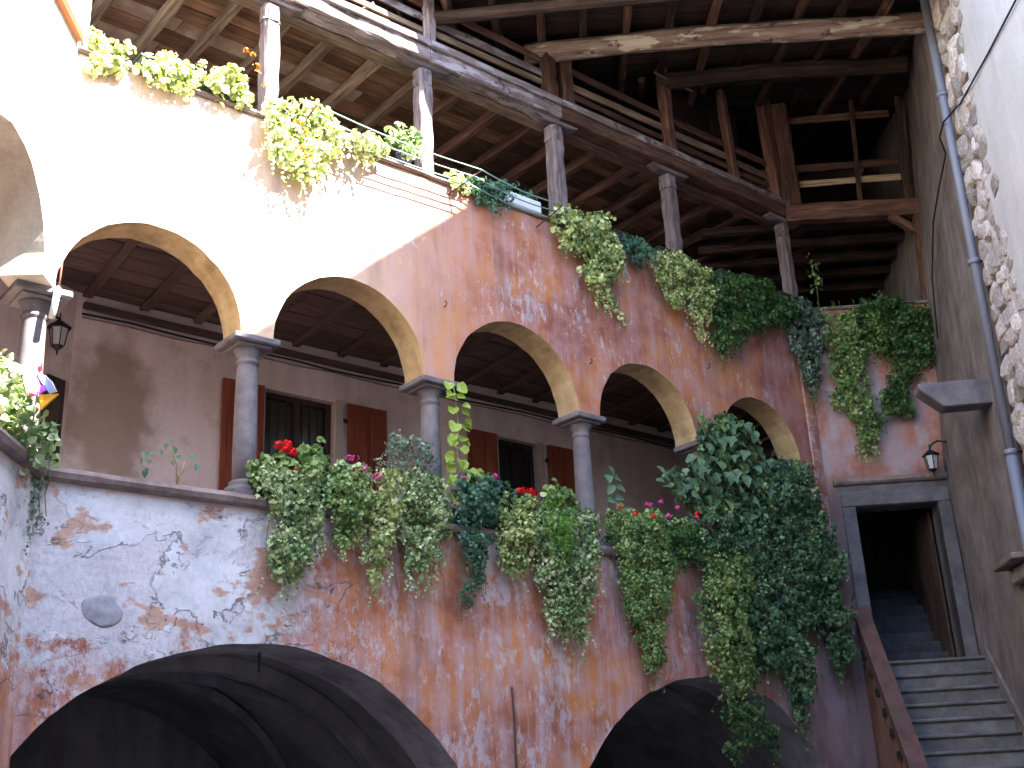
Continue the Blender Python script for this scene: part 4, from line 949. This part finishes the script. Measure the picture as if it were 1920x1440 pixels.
def cloud(P, size, dens=5.0, bulge=.16, w0=-.10, jitter=.018, gap=.0, shape=IVY, hang=True, seed=0.0, wall=True):
    """leaves on many small overlapping tufts inside the outline, so that the mass has lit tufts and dark hollows"""
    A = poly_area(P); n = int(dens * A / (size * size * .62)); Pa = np.array(P)
    # thin background layer close to the wall
    nb = int(n * .28); q = poly_sample(P, nb); c = nz(q, (6, 4), seed); ed = edge_dist(q, P)
    k = (c + ed * 4 > gap - .15) & (rng.random(nb) < np.clip(.2 + ed * 12, 0, 1)); q = q[k]; nb = len(q)
    B = np.column_stack([q[:, 0], w0 - rng.random(nb) * .04, q[:, 1]])
    Bn = np.column_stack([rng.normal(0, .5, nb), -np.ones(nb), rng.normal(.4, .4, nb)])
    # tufts
    nt = max(6, int(A / .0048)); tq = poly_sample(P, nt); tc = nz(tq, (6, 4), seed); te = edge_dist(tq, P)
    k = (tc + te * 4 > gap - .22 + (np.where(tq[:, 1] < tq[:, 1].max() - .38, .13, 0.0) if hang else 0)); tq = tq[k]; te = te[k]; tc = tc[k]; nt = len(tq)
    rad = rng.uniform(.035, .085, nt); tq = tq + rng.normal(0, .022, tq.shape)
    ty = w0 - bulge * np.clip(te / .11, .12, 1) * rng.uniform(.25, 1.0, nt) * (.8 + .8 * tc)
    m = max(4, int(n * .72 / max(nt, 1))); idx = np.repeat(np.arange(nt), m); nn = len(idx)
    d = rng.normal(0, 1, (nn, 3)); d[:, 1] = -np.abs(d[:, 1]) * 1.1; d[:, 2] += .25; d /= np.linalg.norm(d, axis=1)[:, None]
    rr = rad[idx] * rng.uniform(.65, 1.12, nn)
    C_ = np.column_stack([tq[idx, 0], ty[idx], tq[idx, 1]]) + d * rr[:, None] * np.array([1, .8, 1.25 if hang else 1.0])
    C_ += rng.normal(0, jitter, C_.shape) * .5
    Pt = np.vstack([B, C_]); N = np.vstack([Bn, d + rng.normal(0, .38, d.shape)]); n = len(Pt)
    Pt[:, 1] = np.minimum(Pt[:, 1], w0 + .02) if wall else Pt[:, 1]
    U = np.column_stack([rng.normal(0, .55, n), rng.normal(-.25, .3, n), rng.normal(-1 if hang else .2, .5, n)])
    S_ = size * rng.uniform(.6, 1.4, n)
    return Pt, N, U, S_
def strands(P, n, size, w0=-.12, length=(.1, .35), seed=1):
    """thin trailing shoots below the mass"""
    P = np.array(P); out = []
    for _ in range(n):
        i = rng.integers(len(P)); a = P[i]; b = P[(i + 1) % len(P)]; s = a + (b - a) * rng.random()
        L = rng.uniform(*length); dx = rng.normal(0, .12); k = max(3, int(L / (size * .8)))
        for j in range(k):
            f = j / k; out.append((s[0] + dx * f * L * 3 + rng.normal(0, .012), w0 - .03 - rng.random() * .03, s[1] - L * f))
    Pt = np.array(out); n = len(Pt)
    return (Pt, np.column_stack([rng.normal(0, .5, n), -np.ones(n), rng.normal(.3, .4, n)]),
            np.column_stack([rng.normal(0, .8, n), rng.normal(-.2, .2, n), rng.normal(-.8, .4, n)]), size * rng.uniform(.6, 1.1, n))
def join(*cs): return [np.concatenate([c[i] for c in cs]) for i in range(4)]
def vine(name, label, cat, key, mat, size=.034, fr=FW, sill=4.43, box_mat='darkbox', nst=8, shape=IVY, group=None, planter=True, lens=(.08, .28), **k):
    P = POLY[key] if isinstance(key, str) else key
    size *= 1.2; k['gap'] = k.get('gap', 0) + .07
    a = np.array(P); cx = a[:, 0].mean()
    t = thing(name, label, cat, tuple(fr @ Vector((cx, .05, sill))), group)
    c = cloud(P, size, seed=cx * 3.7, **k)
    if nst:
        low = [p for p in P if p[1] < sill + .02] or P
        c = join(c, strands(low, nst * 2, size * .9, length=lens))
    put('foliage', leaves_mesh(*c, shape), M[mat], t, fr, kind='stuff')
    if planter:
        x0 = max(a[:, 0].min() + .05, a[:, 0].mean() - .3); x1 = min(a[:, 0].max() - .05, a[:, 0].mean() + .3)
        bm = bmesh.new(); add_box(bm, (x0 - cx, -.04, 0), (x1 - cx, .14, .15), .01); add_box(bm, (x0 - cx - .012, -.052, .13), (x1 - cx + .012, .152, .155), .004)
        put('planter', bm_mesh(bm), M[box_mat], t, fr @ T(cx, .0, sill + .003))
    for _ in range(min(5, nst)):
        x = rng.uniform(a[:, 0].min() + .05, a[:, 0].max() - .05); z1 = max(a[:, 1].min() + .1, sill - .8)
        if z1 < sill - .1:
            v, f = tube_data([(0, .0, .10), (.0, -.10, .04), (.01, -.13, -.15), (.0, -.08, (z1 - sill) * .6), (.03, -.07, z1 - sill)], .004, 4)
            put('stem', py_mesh(v, f), M['stem'], t, fr @ T(x, 0, sill))
    return t
def blossom(parent, x, z, mat, r=.045, y=-.14, fr=FW, n=16, name='flower_head'):
    p = rng.normal(0, 1, (n, 3)); p = p / np.linalg.norm(p, axis=1)[:, None]; p[:, 1] = -np.abs(p[:, 1])
    P = p * r * np.array([1, .8, .7]); me = leaves_mesh(P, p + rng.normal(0, .3, p.shape), rng.normal(0, 1, p.shape), np.full(n, r * .75), ROUND)
    put(name, me, M[mat], parent, fr @ T(x, y, z))
def pstem(parent, pts, r=.005, mat='stem', fr=FW):
    return tube('stem', pts, r, M[mat], parent, fr, 5)

GL = 'plants trailing over the loggia parapet'; GU = 'plants trailing over the upper parapet'
vine('hanging_ivy', 'long bunch of variegated ivy right of the first loggia column under the red geranium', 'ivy', 'IV1', 'ivy_var', .034, group=GL, nst=10, gap=.05)
vine('hanging_ivy', 'short green variegated ivy bunch left of the palest yellow ivy on the loggia parapet', 'ivy', 'IV2', 'ivy_mid', .032, group=GL, nst=6)
vine('hanging_ivy', 'palest yellow green ivy, a narrow tail below the feathery shrub', 'ivy', 'IV3', 'ivy_yel', .036, group=GL, nst=4)
vine('hanging_ivy', 'wide light green ivy curtain directly left of the second loggia column foot', 'ivy', 'IV4', 'ivy_var', .034, group=GL, nst=8, gap=.08)
vine('hanging_ivy', 'darker green ivy tail hanging directly right of the second loggia column', 'ivy', 'IV5', 'ivy_blue', .034, group=GL, nst=5)
vine('hanging_ivy', 'yellow green leafy ivy between the dark ivy tail and the fine fern', 'ivy', 'IV6', 'ivy_yel', .036, group=GL, nst=4)
vine('hanging_ivy', 'ivy curtain tapering to a point left of the third loggia column, under the fern', 'ivy', 'IV7', 'ivy_var', .034, group=GL, nst=10, gap=.05)
vine('hanging_ivy', 'dense small leaved green ivy tongue right of the third loggia column', 'ivy', 'IV8', 'ivy_mid', .026, group=GL, nst=8)
vine('trailing_plant', 'small dark green plant on the coping between two hanging ivies', 'plant', 'IV9', 'ivy_green', .03, group=GL, nst=3)
vine('hanging_ivy', 'bright green ivy curtain in front of the big dark ivy, left side', 'ivy', 'IV10', 'ivy_mid', .032, group=GL, nst=10, planter=False, bulge=.2, w0=-.16)
vine('hanging_ivy', 'largest dark green ivy mass, covering the last loggia column above the second ground arch', 'ivy', 'IV11', 'ivy_dark', .040, group=GL, nst=24, bulge=.24, w0=-.10, dens=5.5, lens=(.15, .5))
vine('hanging_ivy', 'thin leafy tail of ivy dangling lowest in front of the second ground arch', 'ivy', 'IV12', 'ivy_green', .038, group=GL, nst=8, planter=False, dens=2.2, gap=.1)
f_ = vine('fern', 'fine feathery bright green fern between yellow green ivies', 'fern', 'FERN', 'fern', .05, group=GL, nst=0, shape=BLADE, dens=7, hang=False, bulge=.12, w0=-.27)
vine('trailing_plant', 'sparse grey green creeper in the shaded corner under the sunlit bush', 'plant', 'TRAIL', 'ivy_grey', .035, group=GL, nst=3, planter=False, dens=1.6, gap=.15, w0=-.03, bulge=.06)
# flowering plants standing on the parapet
g1 = vine('geranium', 'geranium with two red flower heads beside the first loggia column', 'geranium', 'GER1', 'ivy_mid', .06, nst=0, shape=ROUND, hang=False, bulge=.12, w0=-.02)
for x, z in [(.27, 4.90), (.33, 4.87), (.41, 4.86), (.36, 4.92)]: blossom(g1, x, z, 'petalred', .045, -.12, n=22)
blossom(g1, .44, 4.70, 'petalorange', .02, -.15); pstem(g1, [(.35, 0, 4.6), (.33, -.08, 4.88)])
i1 = vine('impatiens', 'pink flowering impatiens under the open rust shutter', 'flower', 'IMP1', 'ivy_var', .045, nst=0, shape=OVAL, hang=False, w0=-.02)
for x, z in [(.96, 4.86), (1.03, 4.87), (1.12, 4.78), (1.22, 4.72), (1.27, 4.70), (1.30, 4.75)]: blossom(i1, x, z, 'petalpink', .034, -.22, n=10)
vine('feathery_shrub', 'soft grey green feathery shrub left of the second loggia column', 'shrub', 'SHRUB', 'ivy_grey', .028, nst=0, shape=OVAL, hang=False, dens=2.6, gap=.12, w0=0, bulge=.14)
g2 = vine('geranium', 'low dark geranium with small pink blooms right of the yellow climbing vine', 'geranium', 'GER2', 'ivy_blue', .055, nst=0, shape=ROUND, hang=False, w0=-.02)
for x, z in [(2.29, 4.86), (2.70, 4.93)]: blossom(g2, x, z, 'petalpink', .034, -.22, n=10)
g3 = vine('geranium', 'geranium with two bright red heads in front of the second dark window', 'geranium', 'GER3', 'ivy_mid', .055, nst=0, shape=ROUND, hang=False, w0=-.02)
for x, z in [(3.10, 4.85), (3.15, 4.87), (3.24, 4.87), (3.29, 4.85)]: blossom(g3, x, z, 'petalred', .04, -.14, n=20)
pstem(g3, [(3.3, 0, 4.6), (3.15, -.1, 4.85)]); blossom(g3, 3.83, 4.86, 'petalpink', .025, -.15, n=9)
i2 = vine('impatiens', 'long box of magenta and coral impatiens right of the third loggia column', 'flower', 'IMP2', 'ivy_mid', .045, nst=0, shape=OVAL, hang=False, w0=-.03)
for x, z, c in [(4.42, 4.80, 'petalred'), (4.66, 4.77, 'petalred'), (4.86, 4.90, 'petalpink'), (4.90, 4.91, 'petalpink'), (5.1, 4.97, 'petalpink'), (5.37, 4.93, 'petalpink'), (5.2, 4.81, 'petalpink'), (5.72, 4.90, 'petalred'), (5.68, 4.84, 'petalpink'), (5.9, 4.76, 'petalpink'), (6.04, 4.79, 'petalpink'), (4.95, 4.78, 'petalred')]: blossom(i2, x, z, c, .036, -.27, n=10)
vine('leafy_shrub', 'dark leafy shrub at the foot of the last loggia arch', 'shrub', 'LEAN', 'ivy_dark', .05, nst=0, shape=OVAL, hang=False, w0=.0, bulge=.2)

# broad leaves, each one a leaf of its own
def leaf_mesh1(shape, mat):
    me = leaves_mesh(np.zeros((1, 3)), np.array([[0, 0, 1.0]]), np.array([[0, 1.0, 0]]), np.ones(1), shape); me.materials.append(M[mat]); return me
LM = {k: leaf_mesh1(s, m) for k, (s, m) in {'broad': (OVAL, 'broad'), 'ivyb': (IVY, 'broad'), 'lime': (ROUND, 'limeleaf'), 'mid': (OVAL, 'ivy_mid'), 'twig': (OVAL, 'ivy_blue'), 'yel': (OVAL, 'ivy_yel')}.items()}
def leafobj(parent, x, y, z, size, key, tip=(0, -.2, -1), fr=FW):
    t_ = Vector(tip) + Vector(rng.normal(0, .35, 3)); nrm = Vector((rng.normal(0, .45), -1, .5 + rng.normal(0, .35)))
    nrm.normalize(); t_ = (t_ - nrm * t_.dot(nrm)).normalized(); xx = t_.cross(nrm)
    m = Matrix(((xx.x, t_.x, nrm.x, x), (xx.y, t_.y, nrm.y, y), (xx.z, t_.z, nrm.z, z), (0, 0, 0, 1))) @ Matrix.Scale(size, 4)
    put('leaf', LM[key], None, parent, fr @ m)
bl = thing('broad_leaved_climber', 'tall broad leaved dark climber growing over the pier between the last two arches', 'climber', tuple(FW @ Vector((6.2, .05, 4.43))))
q = poly_sample(POLY['BROAD'], 250); ed = edge_dist(q, POLY['BROAD'])
for (x, z), e in zip(q, ed): leafobj(bl, x, -.10 - min(e, .2) * 1.2 * rng.random() - .05, z, rng.uniform(.10, .19), 'ivyb' if rng.random() < .55 else ('broad' if rng.random() < .75 else 'mid'))
cb_ = cloud(POLY['BROAD'], .08, dens=2.5, bulge=.10, w0=-.02, seed=3); put('inner_foliage', leaves_mesh(*cb_, IVY), M['ivy_dark'], bl, FW, kind='stuff')
for pts in ([(6.1, 0, 4.45), (6.15, -.05, 5.2), (6.3, -.06, 5.9), (6.28, -.06, 6.3)], [(6.1, 0, 4.45), (5.85, -.06, 5.1), (5.6, -.08, 5.3)]): pstem(bl, pts, .012)
for x, z in [(6.16, 6.28), (6.20, 6.22), (6.12, 6.20), (6.15, 6.12), (6.23, 6.14), (6.19, 6.05)]: leafobj(bl, x, -.1, z, .11, 'mid')
for x, z in [(5.32, 5.42), (5.42, 5.34), (5.30, 5.28), (5.42, 5.22), (5.52, 5.40), (5.60, 5.32)]: leafobj(bl, x, -.12, z, .13, 'broad', (-.5, 0, .1))
cv = thing('climbing_vine', 'lime green broad leaved vine climbing beside the second loggia column', 'vine', tuple(FW @ Vector((2.4, 0, 4.43))))
pstem(cv, [(2.33, .0, 4.45), (2.36, -.03, 5.0), (2.40, -.03, 5.5), (2.36, -.02, 5.92)], .006, 'twig')
for i in range(17):
    z = 5.88 - i * .075; x = 2.36 + .04 * math.sin(z * 6)
    for s in (-1, 1):
        if rng.random() < .85: leafobj(cv, x + s * rng.uniform(.05, .09), -.05 - rng.random() * .05, z + rng.uniform(-.03, .03), rng.uniform(.10, .15), 'lime', (s * .8, 0, -.5))
for x, z in [(2.50, 4.98), (2.58, 4.93), (2.62, 4.98), (2.46, 4.90), (2.68, 4.95)]: leafobj(cv, x, -.08, z, .12, 'lime', (.8, 0, -.2))
sp = thing('broad_leaf_sprig', 'upright sprig with large pale green leaves right of the third loggia column', 'plant', tuple(FW @ Vector((4.55, 0, 4.43))))
pstem(sp, [(4.52, .02, 4.45), (4.53, 0, 4.9), (4.56, 0, 5.3)], .006)
for i, (dx, z) in enumerate([(.0, 5.30), (.09, 5.24), (-.06, 5.22), (.12, 5.12), (-.03, 5.10), (.10, 5.0), (-.02, 4.95), (.09, 4.84)]): leafobj(sp, 4.56 + dx, -.05, z, .16, 'broad', (dx * 8, 0, .1))
tw = thing('bare_twig_plant', 'sparse half bare twig plant in the first loggia arch', 'plant', tuple(FW @ Vector((-.62, 0, 4.43))))
for pts in ([(-.60, .05, 4.43), (-.62, .03, 4.62), (-.72, .02, 4.80)], [(-.60, .05, 4.43), (-.55, .03, 4.65)], [(-.60, .05, 4.5), (-.48, .03, 4.66)]): pstem(tw, pts, .008, 'twig')
for x, z in [(-.92, 4.66), (-.88, 4.60), (-.95, 4.60), (-.84, 4.68), (-.78, 4.70), (-.70, 4.82), (-.74, 4.76), (-.66, 4.74), (-.62, 4.68), (-.90, 4.50), (-.50, 4.70), (-.45, 4.62), (-.68, 4.62)]: leafobj(tw, x, 0, z, rng.uniform(.06, .09), 'twig')
vp = thing('small_potted_plant', 'small terracotta potted plant at the foot of the second loggia column', 'potted plant', tuple(FW @ Vector((2.42, .1, 4.43))))
put('pot', lathe_mesh([(.05, 0), (.07, .10), (.078, .10), (.078, .13), (.06, .13)], 16), M['terracotta'], vp, FW @ T(2.42, .06, 4.435), smooth=True)
c = cloud([(2.3, 4.5), (2.55, 4.5), (2.56, 4.8), (2.4, 4.88), (2.28, 4.75)], .05, dens=1.5, bulge=.05, w0=.02, hang=False); put('foliage', leaves_mesh(*c, ROUND), M['ivy_var'], vp, FW, kind='stuff')

# upper parapet, sunlit part
US = 8.388
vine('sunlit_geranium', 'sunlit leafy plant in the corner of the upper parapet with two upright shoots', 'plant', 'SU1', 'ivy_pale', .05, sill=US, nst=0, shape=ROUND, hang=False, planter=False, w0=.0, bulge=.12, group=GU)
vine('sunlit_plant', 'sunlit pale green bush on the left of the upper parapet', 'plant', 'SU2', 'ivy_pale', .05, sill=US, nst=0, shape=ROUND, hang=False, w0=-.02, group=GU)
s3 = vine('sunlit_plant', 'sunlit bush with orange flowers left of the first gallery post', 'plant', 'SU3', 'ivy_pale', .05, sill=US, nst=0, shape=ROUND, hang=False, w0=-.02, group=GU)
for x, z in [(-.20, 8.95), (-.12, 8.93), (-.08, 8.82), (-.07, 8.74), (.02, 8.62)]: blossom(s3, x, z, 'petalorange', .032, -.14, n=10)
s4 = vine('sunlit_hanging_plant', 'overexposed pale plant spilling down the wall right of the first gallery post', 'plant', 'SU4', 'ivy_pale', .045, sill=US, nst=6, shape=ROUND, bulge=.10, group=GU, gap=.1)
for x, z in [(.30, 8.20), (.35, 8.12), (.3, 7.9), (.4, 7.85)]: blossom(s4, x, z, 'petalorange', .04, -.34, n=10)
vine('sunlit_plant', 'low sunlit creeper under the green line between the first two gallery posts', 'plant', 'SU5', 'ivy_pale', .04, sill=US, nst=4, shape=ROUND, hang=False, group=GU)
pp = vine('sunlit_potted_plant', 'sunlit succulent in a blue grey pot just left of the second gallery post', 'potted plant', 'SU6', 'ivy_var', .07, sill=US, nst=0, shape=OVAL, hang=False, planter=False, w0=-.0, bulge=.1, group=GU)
px_ = float(np.mean([p[0] for p in POLY['SU6']])); put('pot', lathe_mesh([(.06, 0), (.09, .15), (.10, .15), (.10, .18), (.07, .18)], 18), M['bluepot'], pp, FW @ T(px_ + .03, .04, US + .002), smooth=True)
vine('sunlit_plant', 'small yellow green plant right of the second gallery post', 'plant', 'SU7', 'ivy_pale', .04, sill=US, nst=0, shape=ROUND, hang=False, group=GU, planter=False, w0=0)
vine('green_plant', 'blue green plant at the edge of the sunlight on the upper parapet', 'plant', 'SU8', 'ivy_blue', .045, sill=US, nst=3, shape=OVAL, hang=False, group=GU, planter=False, w0=-.03)
wp = thing('white_planter', 'white box planter with small dark leaved plant left of the third gallery post', 'planter', tuple(FW @ Vector((3.6, 0, US))))
a = np.array(POLY['PL']); x0, x1 = a[:, 0].min(), a[:, 0].max()
bm = bmesh.new(); add_box(bm, (0, 0, 0), (x1 - x0, .16, .16), .012); put('box', bm_mesh(bm), M['whitebox'], wp, FW @ T(x0, -.03, US + .003))
c = cloud([(x0, US + .12), (x1, US + .12), (x1 + .03, US + .25), (x0 + .1, US + .33), (x0 - .05, US + .3)], .045, dens=1.8, bulge=.05, w0=.03, hang=False); put('foliage', leaves_mesh(*c, OVAL), M['ivy_blue'], wp, FW, kind='stuff')
vine('hanging_vine', 'yellow green vine cascading in two tails right of the third gallery post', 'vine', 'UP1', 'ivy_yel', .042, sill=US, nst=8, group=GU, bulge=.2, dens=4.5, shape=ROUND)
vine('trailing_tip', 'sparse loose trailing tip of the yellow green vine on the orange wall', 'vine', 'UP1b', 'ivy_yel', .036, sill=US, nst=3, group=GU, planter=False, dens=1.2, gap=.2, bulge=.05, w0=-.03, shape=ROUND)
vine('green_plant', 'small blue green plant between the two yellow green vines', 'plant', 'UP2', 'ivy_blue', .04, sill=US, nst=2, group=GU, hang=False)
vine('hanging_vine', 'dense yellow vine hanging left of the fourth gallery post foot', 'vine', 'UP3', 'ivy_yel', .034, sill=US, nst=8, group=GU, bulge=.22, shape=OVAL, dens=5)
vine('hanging_vine', 'wide dark green vine curtain right of the fourth gallery post', 'vine', 'UP4', 'ivy_green', .034, sill=US, nst=14, group=GU, bulge=.2, gap=.05, shape=OVAL)
vine('hanging_vine', 'silvery green vine hanging at the corner under the last gallery post', 'vine', 'UP5', 'ivy_grey', .034, sill=US, nst=8, group=GU, bulge=.18, gap=.05)
vine('hanging_vine', 'long green ivy tail at the left of the wall over the doorway', 'vine', 'UP6', 'ivy_mid', .038, fr=FE, sill=US, nst=12, group=GU, bulge=.2, planter=False)
vine('hanging_vine', 'bushy dark green ivy at the right of the wall over the doorway', 'vine', 'UP7', 'ivy_green', .040, fr=FE, sill=US, nst=14, group=GU, bulge=.24, planter=False)
ws = thing('thin_sapling', 'thin wispy shoot standing right of the last gallery post', 'plant', tuple(FE @ Vector((.4, 0, US))))
tube('stem', [(.30, .05, US), (.30, .03, 8.8), (.27, 0, 9.15)], .006, M['stem'], ws, FE, 5)
c = cloud([(.2, 8.6), (.42, 8.6), (.36, 8.9), (.3, 9.2), (.2, 9.1)], .05, dens=.8, bulge=.05, w0=0); put('foliage', leaves_mesh(*c, OVAL), M['ivy_mid'], ws, FE, kind='stuff')

# sunlit bush in the left corner (world plane just in front of the corner)
FB = Matrix.Translation((0, 8.45, 0))
bb = thing('sunlit_corner_bush', 'sunlit leafy bush on the parapet corner at the left edge beside the corner column', 'bush', (-3.7, 8.5, 4.43))
c = cloud(POLY['BUSH'], .062, dens=3.4, bulge=.20, w0=.0, shape=ROUND, hang=False, seed=5); put('foliage', leaves_mesh(*c, ROUND), M['ivy_var'], bb, FB, kind='stuff')
for p in ([(-3.7, .1, 4.45), (-3.72, 0, 4.8), (-3.8, -.05, 5.1)], [(-3.65, .1, 4.45), (-3.6, 0, 4.7)]): tube('branch', p, .012, M['twig'], bb, FB, 5)

# garden windmill on a stick
wm = thing('garden_pinwheel', 'colourful fabric pinwheel bird on a stick above the sunlit corner bush', 'garden ornament', (-3.62, 8.40, 4.6))
def sail(pts, mat, name='sail'):
    n = len(pts); v = [(x, -.008 + .03 * math.sin(i * 2.1), z) for i, (x, z) in enumerate(pts)] + [(x, .008 + .03 * math.sin(i * 2.1), z) for i, (x, z) in enumerate(pts)]
    f = [tuple(range(n)), tuple(range(2 * n - 1, n - 1, -1))] + [(i, (i + 1) % n, n + (i + 1) % n, n + i) for i in range(n)]
    put(name, py_mesh(v, f), M[mat], wm, FB @ T(0, -.12, 0))
sail([(-3.63, 5.00), (-3.57, 4.99), (-3.50, 4.92), (-3.465, 4.85), (-3.53, 4.84)], 'sky_blue')
sail([(-3.635, 5.00), (-3.60, 4.93), (-3.54, 4.85), (-3.60, 4.83)], 'purple')
sail([(-3.60, 4.825), (-3.46, 4.835), (-3.50, 4.76), (-3.575, 4.70), (-3.60, 4.76)], 'yellow')
sail([(-3.68, 4.85), (-3.61, 4.86), (-3.61, 4.82), (-3.66, 4.815)], 'pinkf'); sail([(-3.65, 5.12), (-3.63, 5.02), (-3.58, 5.02), (-3.60, 5.10), (-3.62, 5.06)], 'pinkf', 'crest')
tube('stick', [(-3.62, -.11, 4.84), (-3.64, -.10, 4.5)], .008, M['twig'], wm, FB, 6)
# hanging tube by the corner column
wc = thing('hanging_tube', 'white enamel tube hanging by a cord in the first arch beside the corner column', 'wind chime', tuple(FW @ Vector((-1.78, -.05, 6.2))))
tube('cord', [(-1.755, -.04, 6.22), (-1.765, -.05, 5.96)], .008, M['rust'], wc, FW, 5)
tube('tube', [(-1.765, -.05, 5.96), (-1.775, -.05, 5.955), (-1.80, -.05, 5.68)], [.02, .03, .028], M['chime'], wc, FW, 12)

# clothes line brackets and lines on the upper parapet
cl = thing('clothes_line', 'green clothes lines strung on thin rusty brackets along the upper parapet', 'clothes line', tuple(FW @ Vector((2, -.3, 8.4))))
ends = [(.49, -.35, 8.46), (2.60, -.35, 8.43), (3.81, -.35, 8.37)]; rootp = [(.46, 0, 8.30), (2.39, 0, 8.22), (3.69, 0, 8.2)]
for e, r_ in zip(ends, rootp): tube('bracket', [r_, e], .009, M['rust'], cl, FW, 6)
for s in (0, .35, .7):
    pts = []
    for (a, b) in ((ends[0], ends[1]), (ends[1], ends[2])):
        for i in range(9):
            f = i / 8; pts.append((a[0] + (b[0] - a[0]) * f, -.35 + s * .3, a[2] + (b[2] - a[2]) * f + .01 - s * .12 - .05 * math.sin(math.pi * f)))
    tube('line', pts, .0085, M['green'], cl, FW, 6)
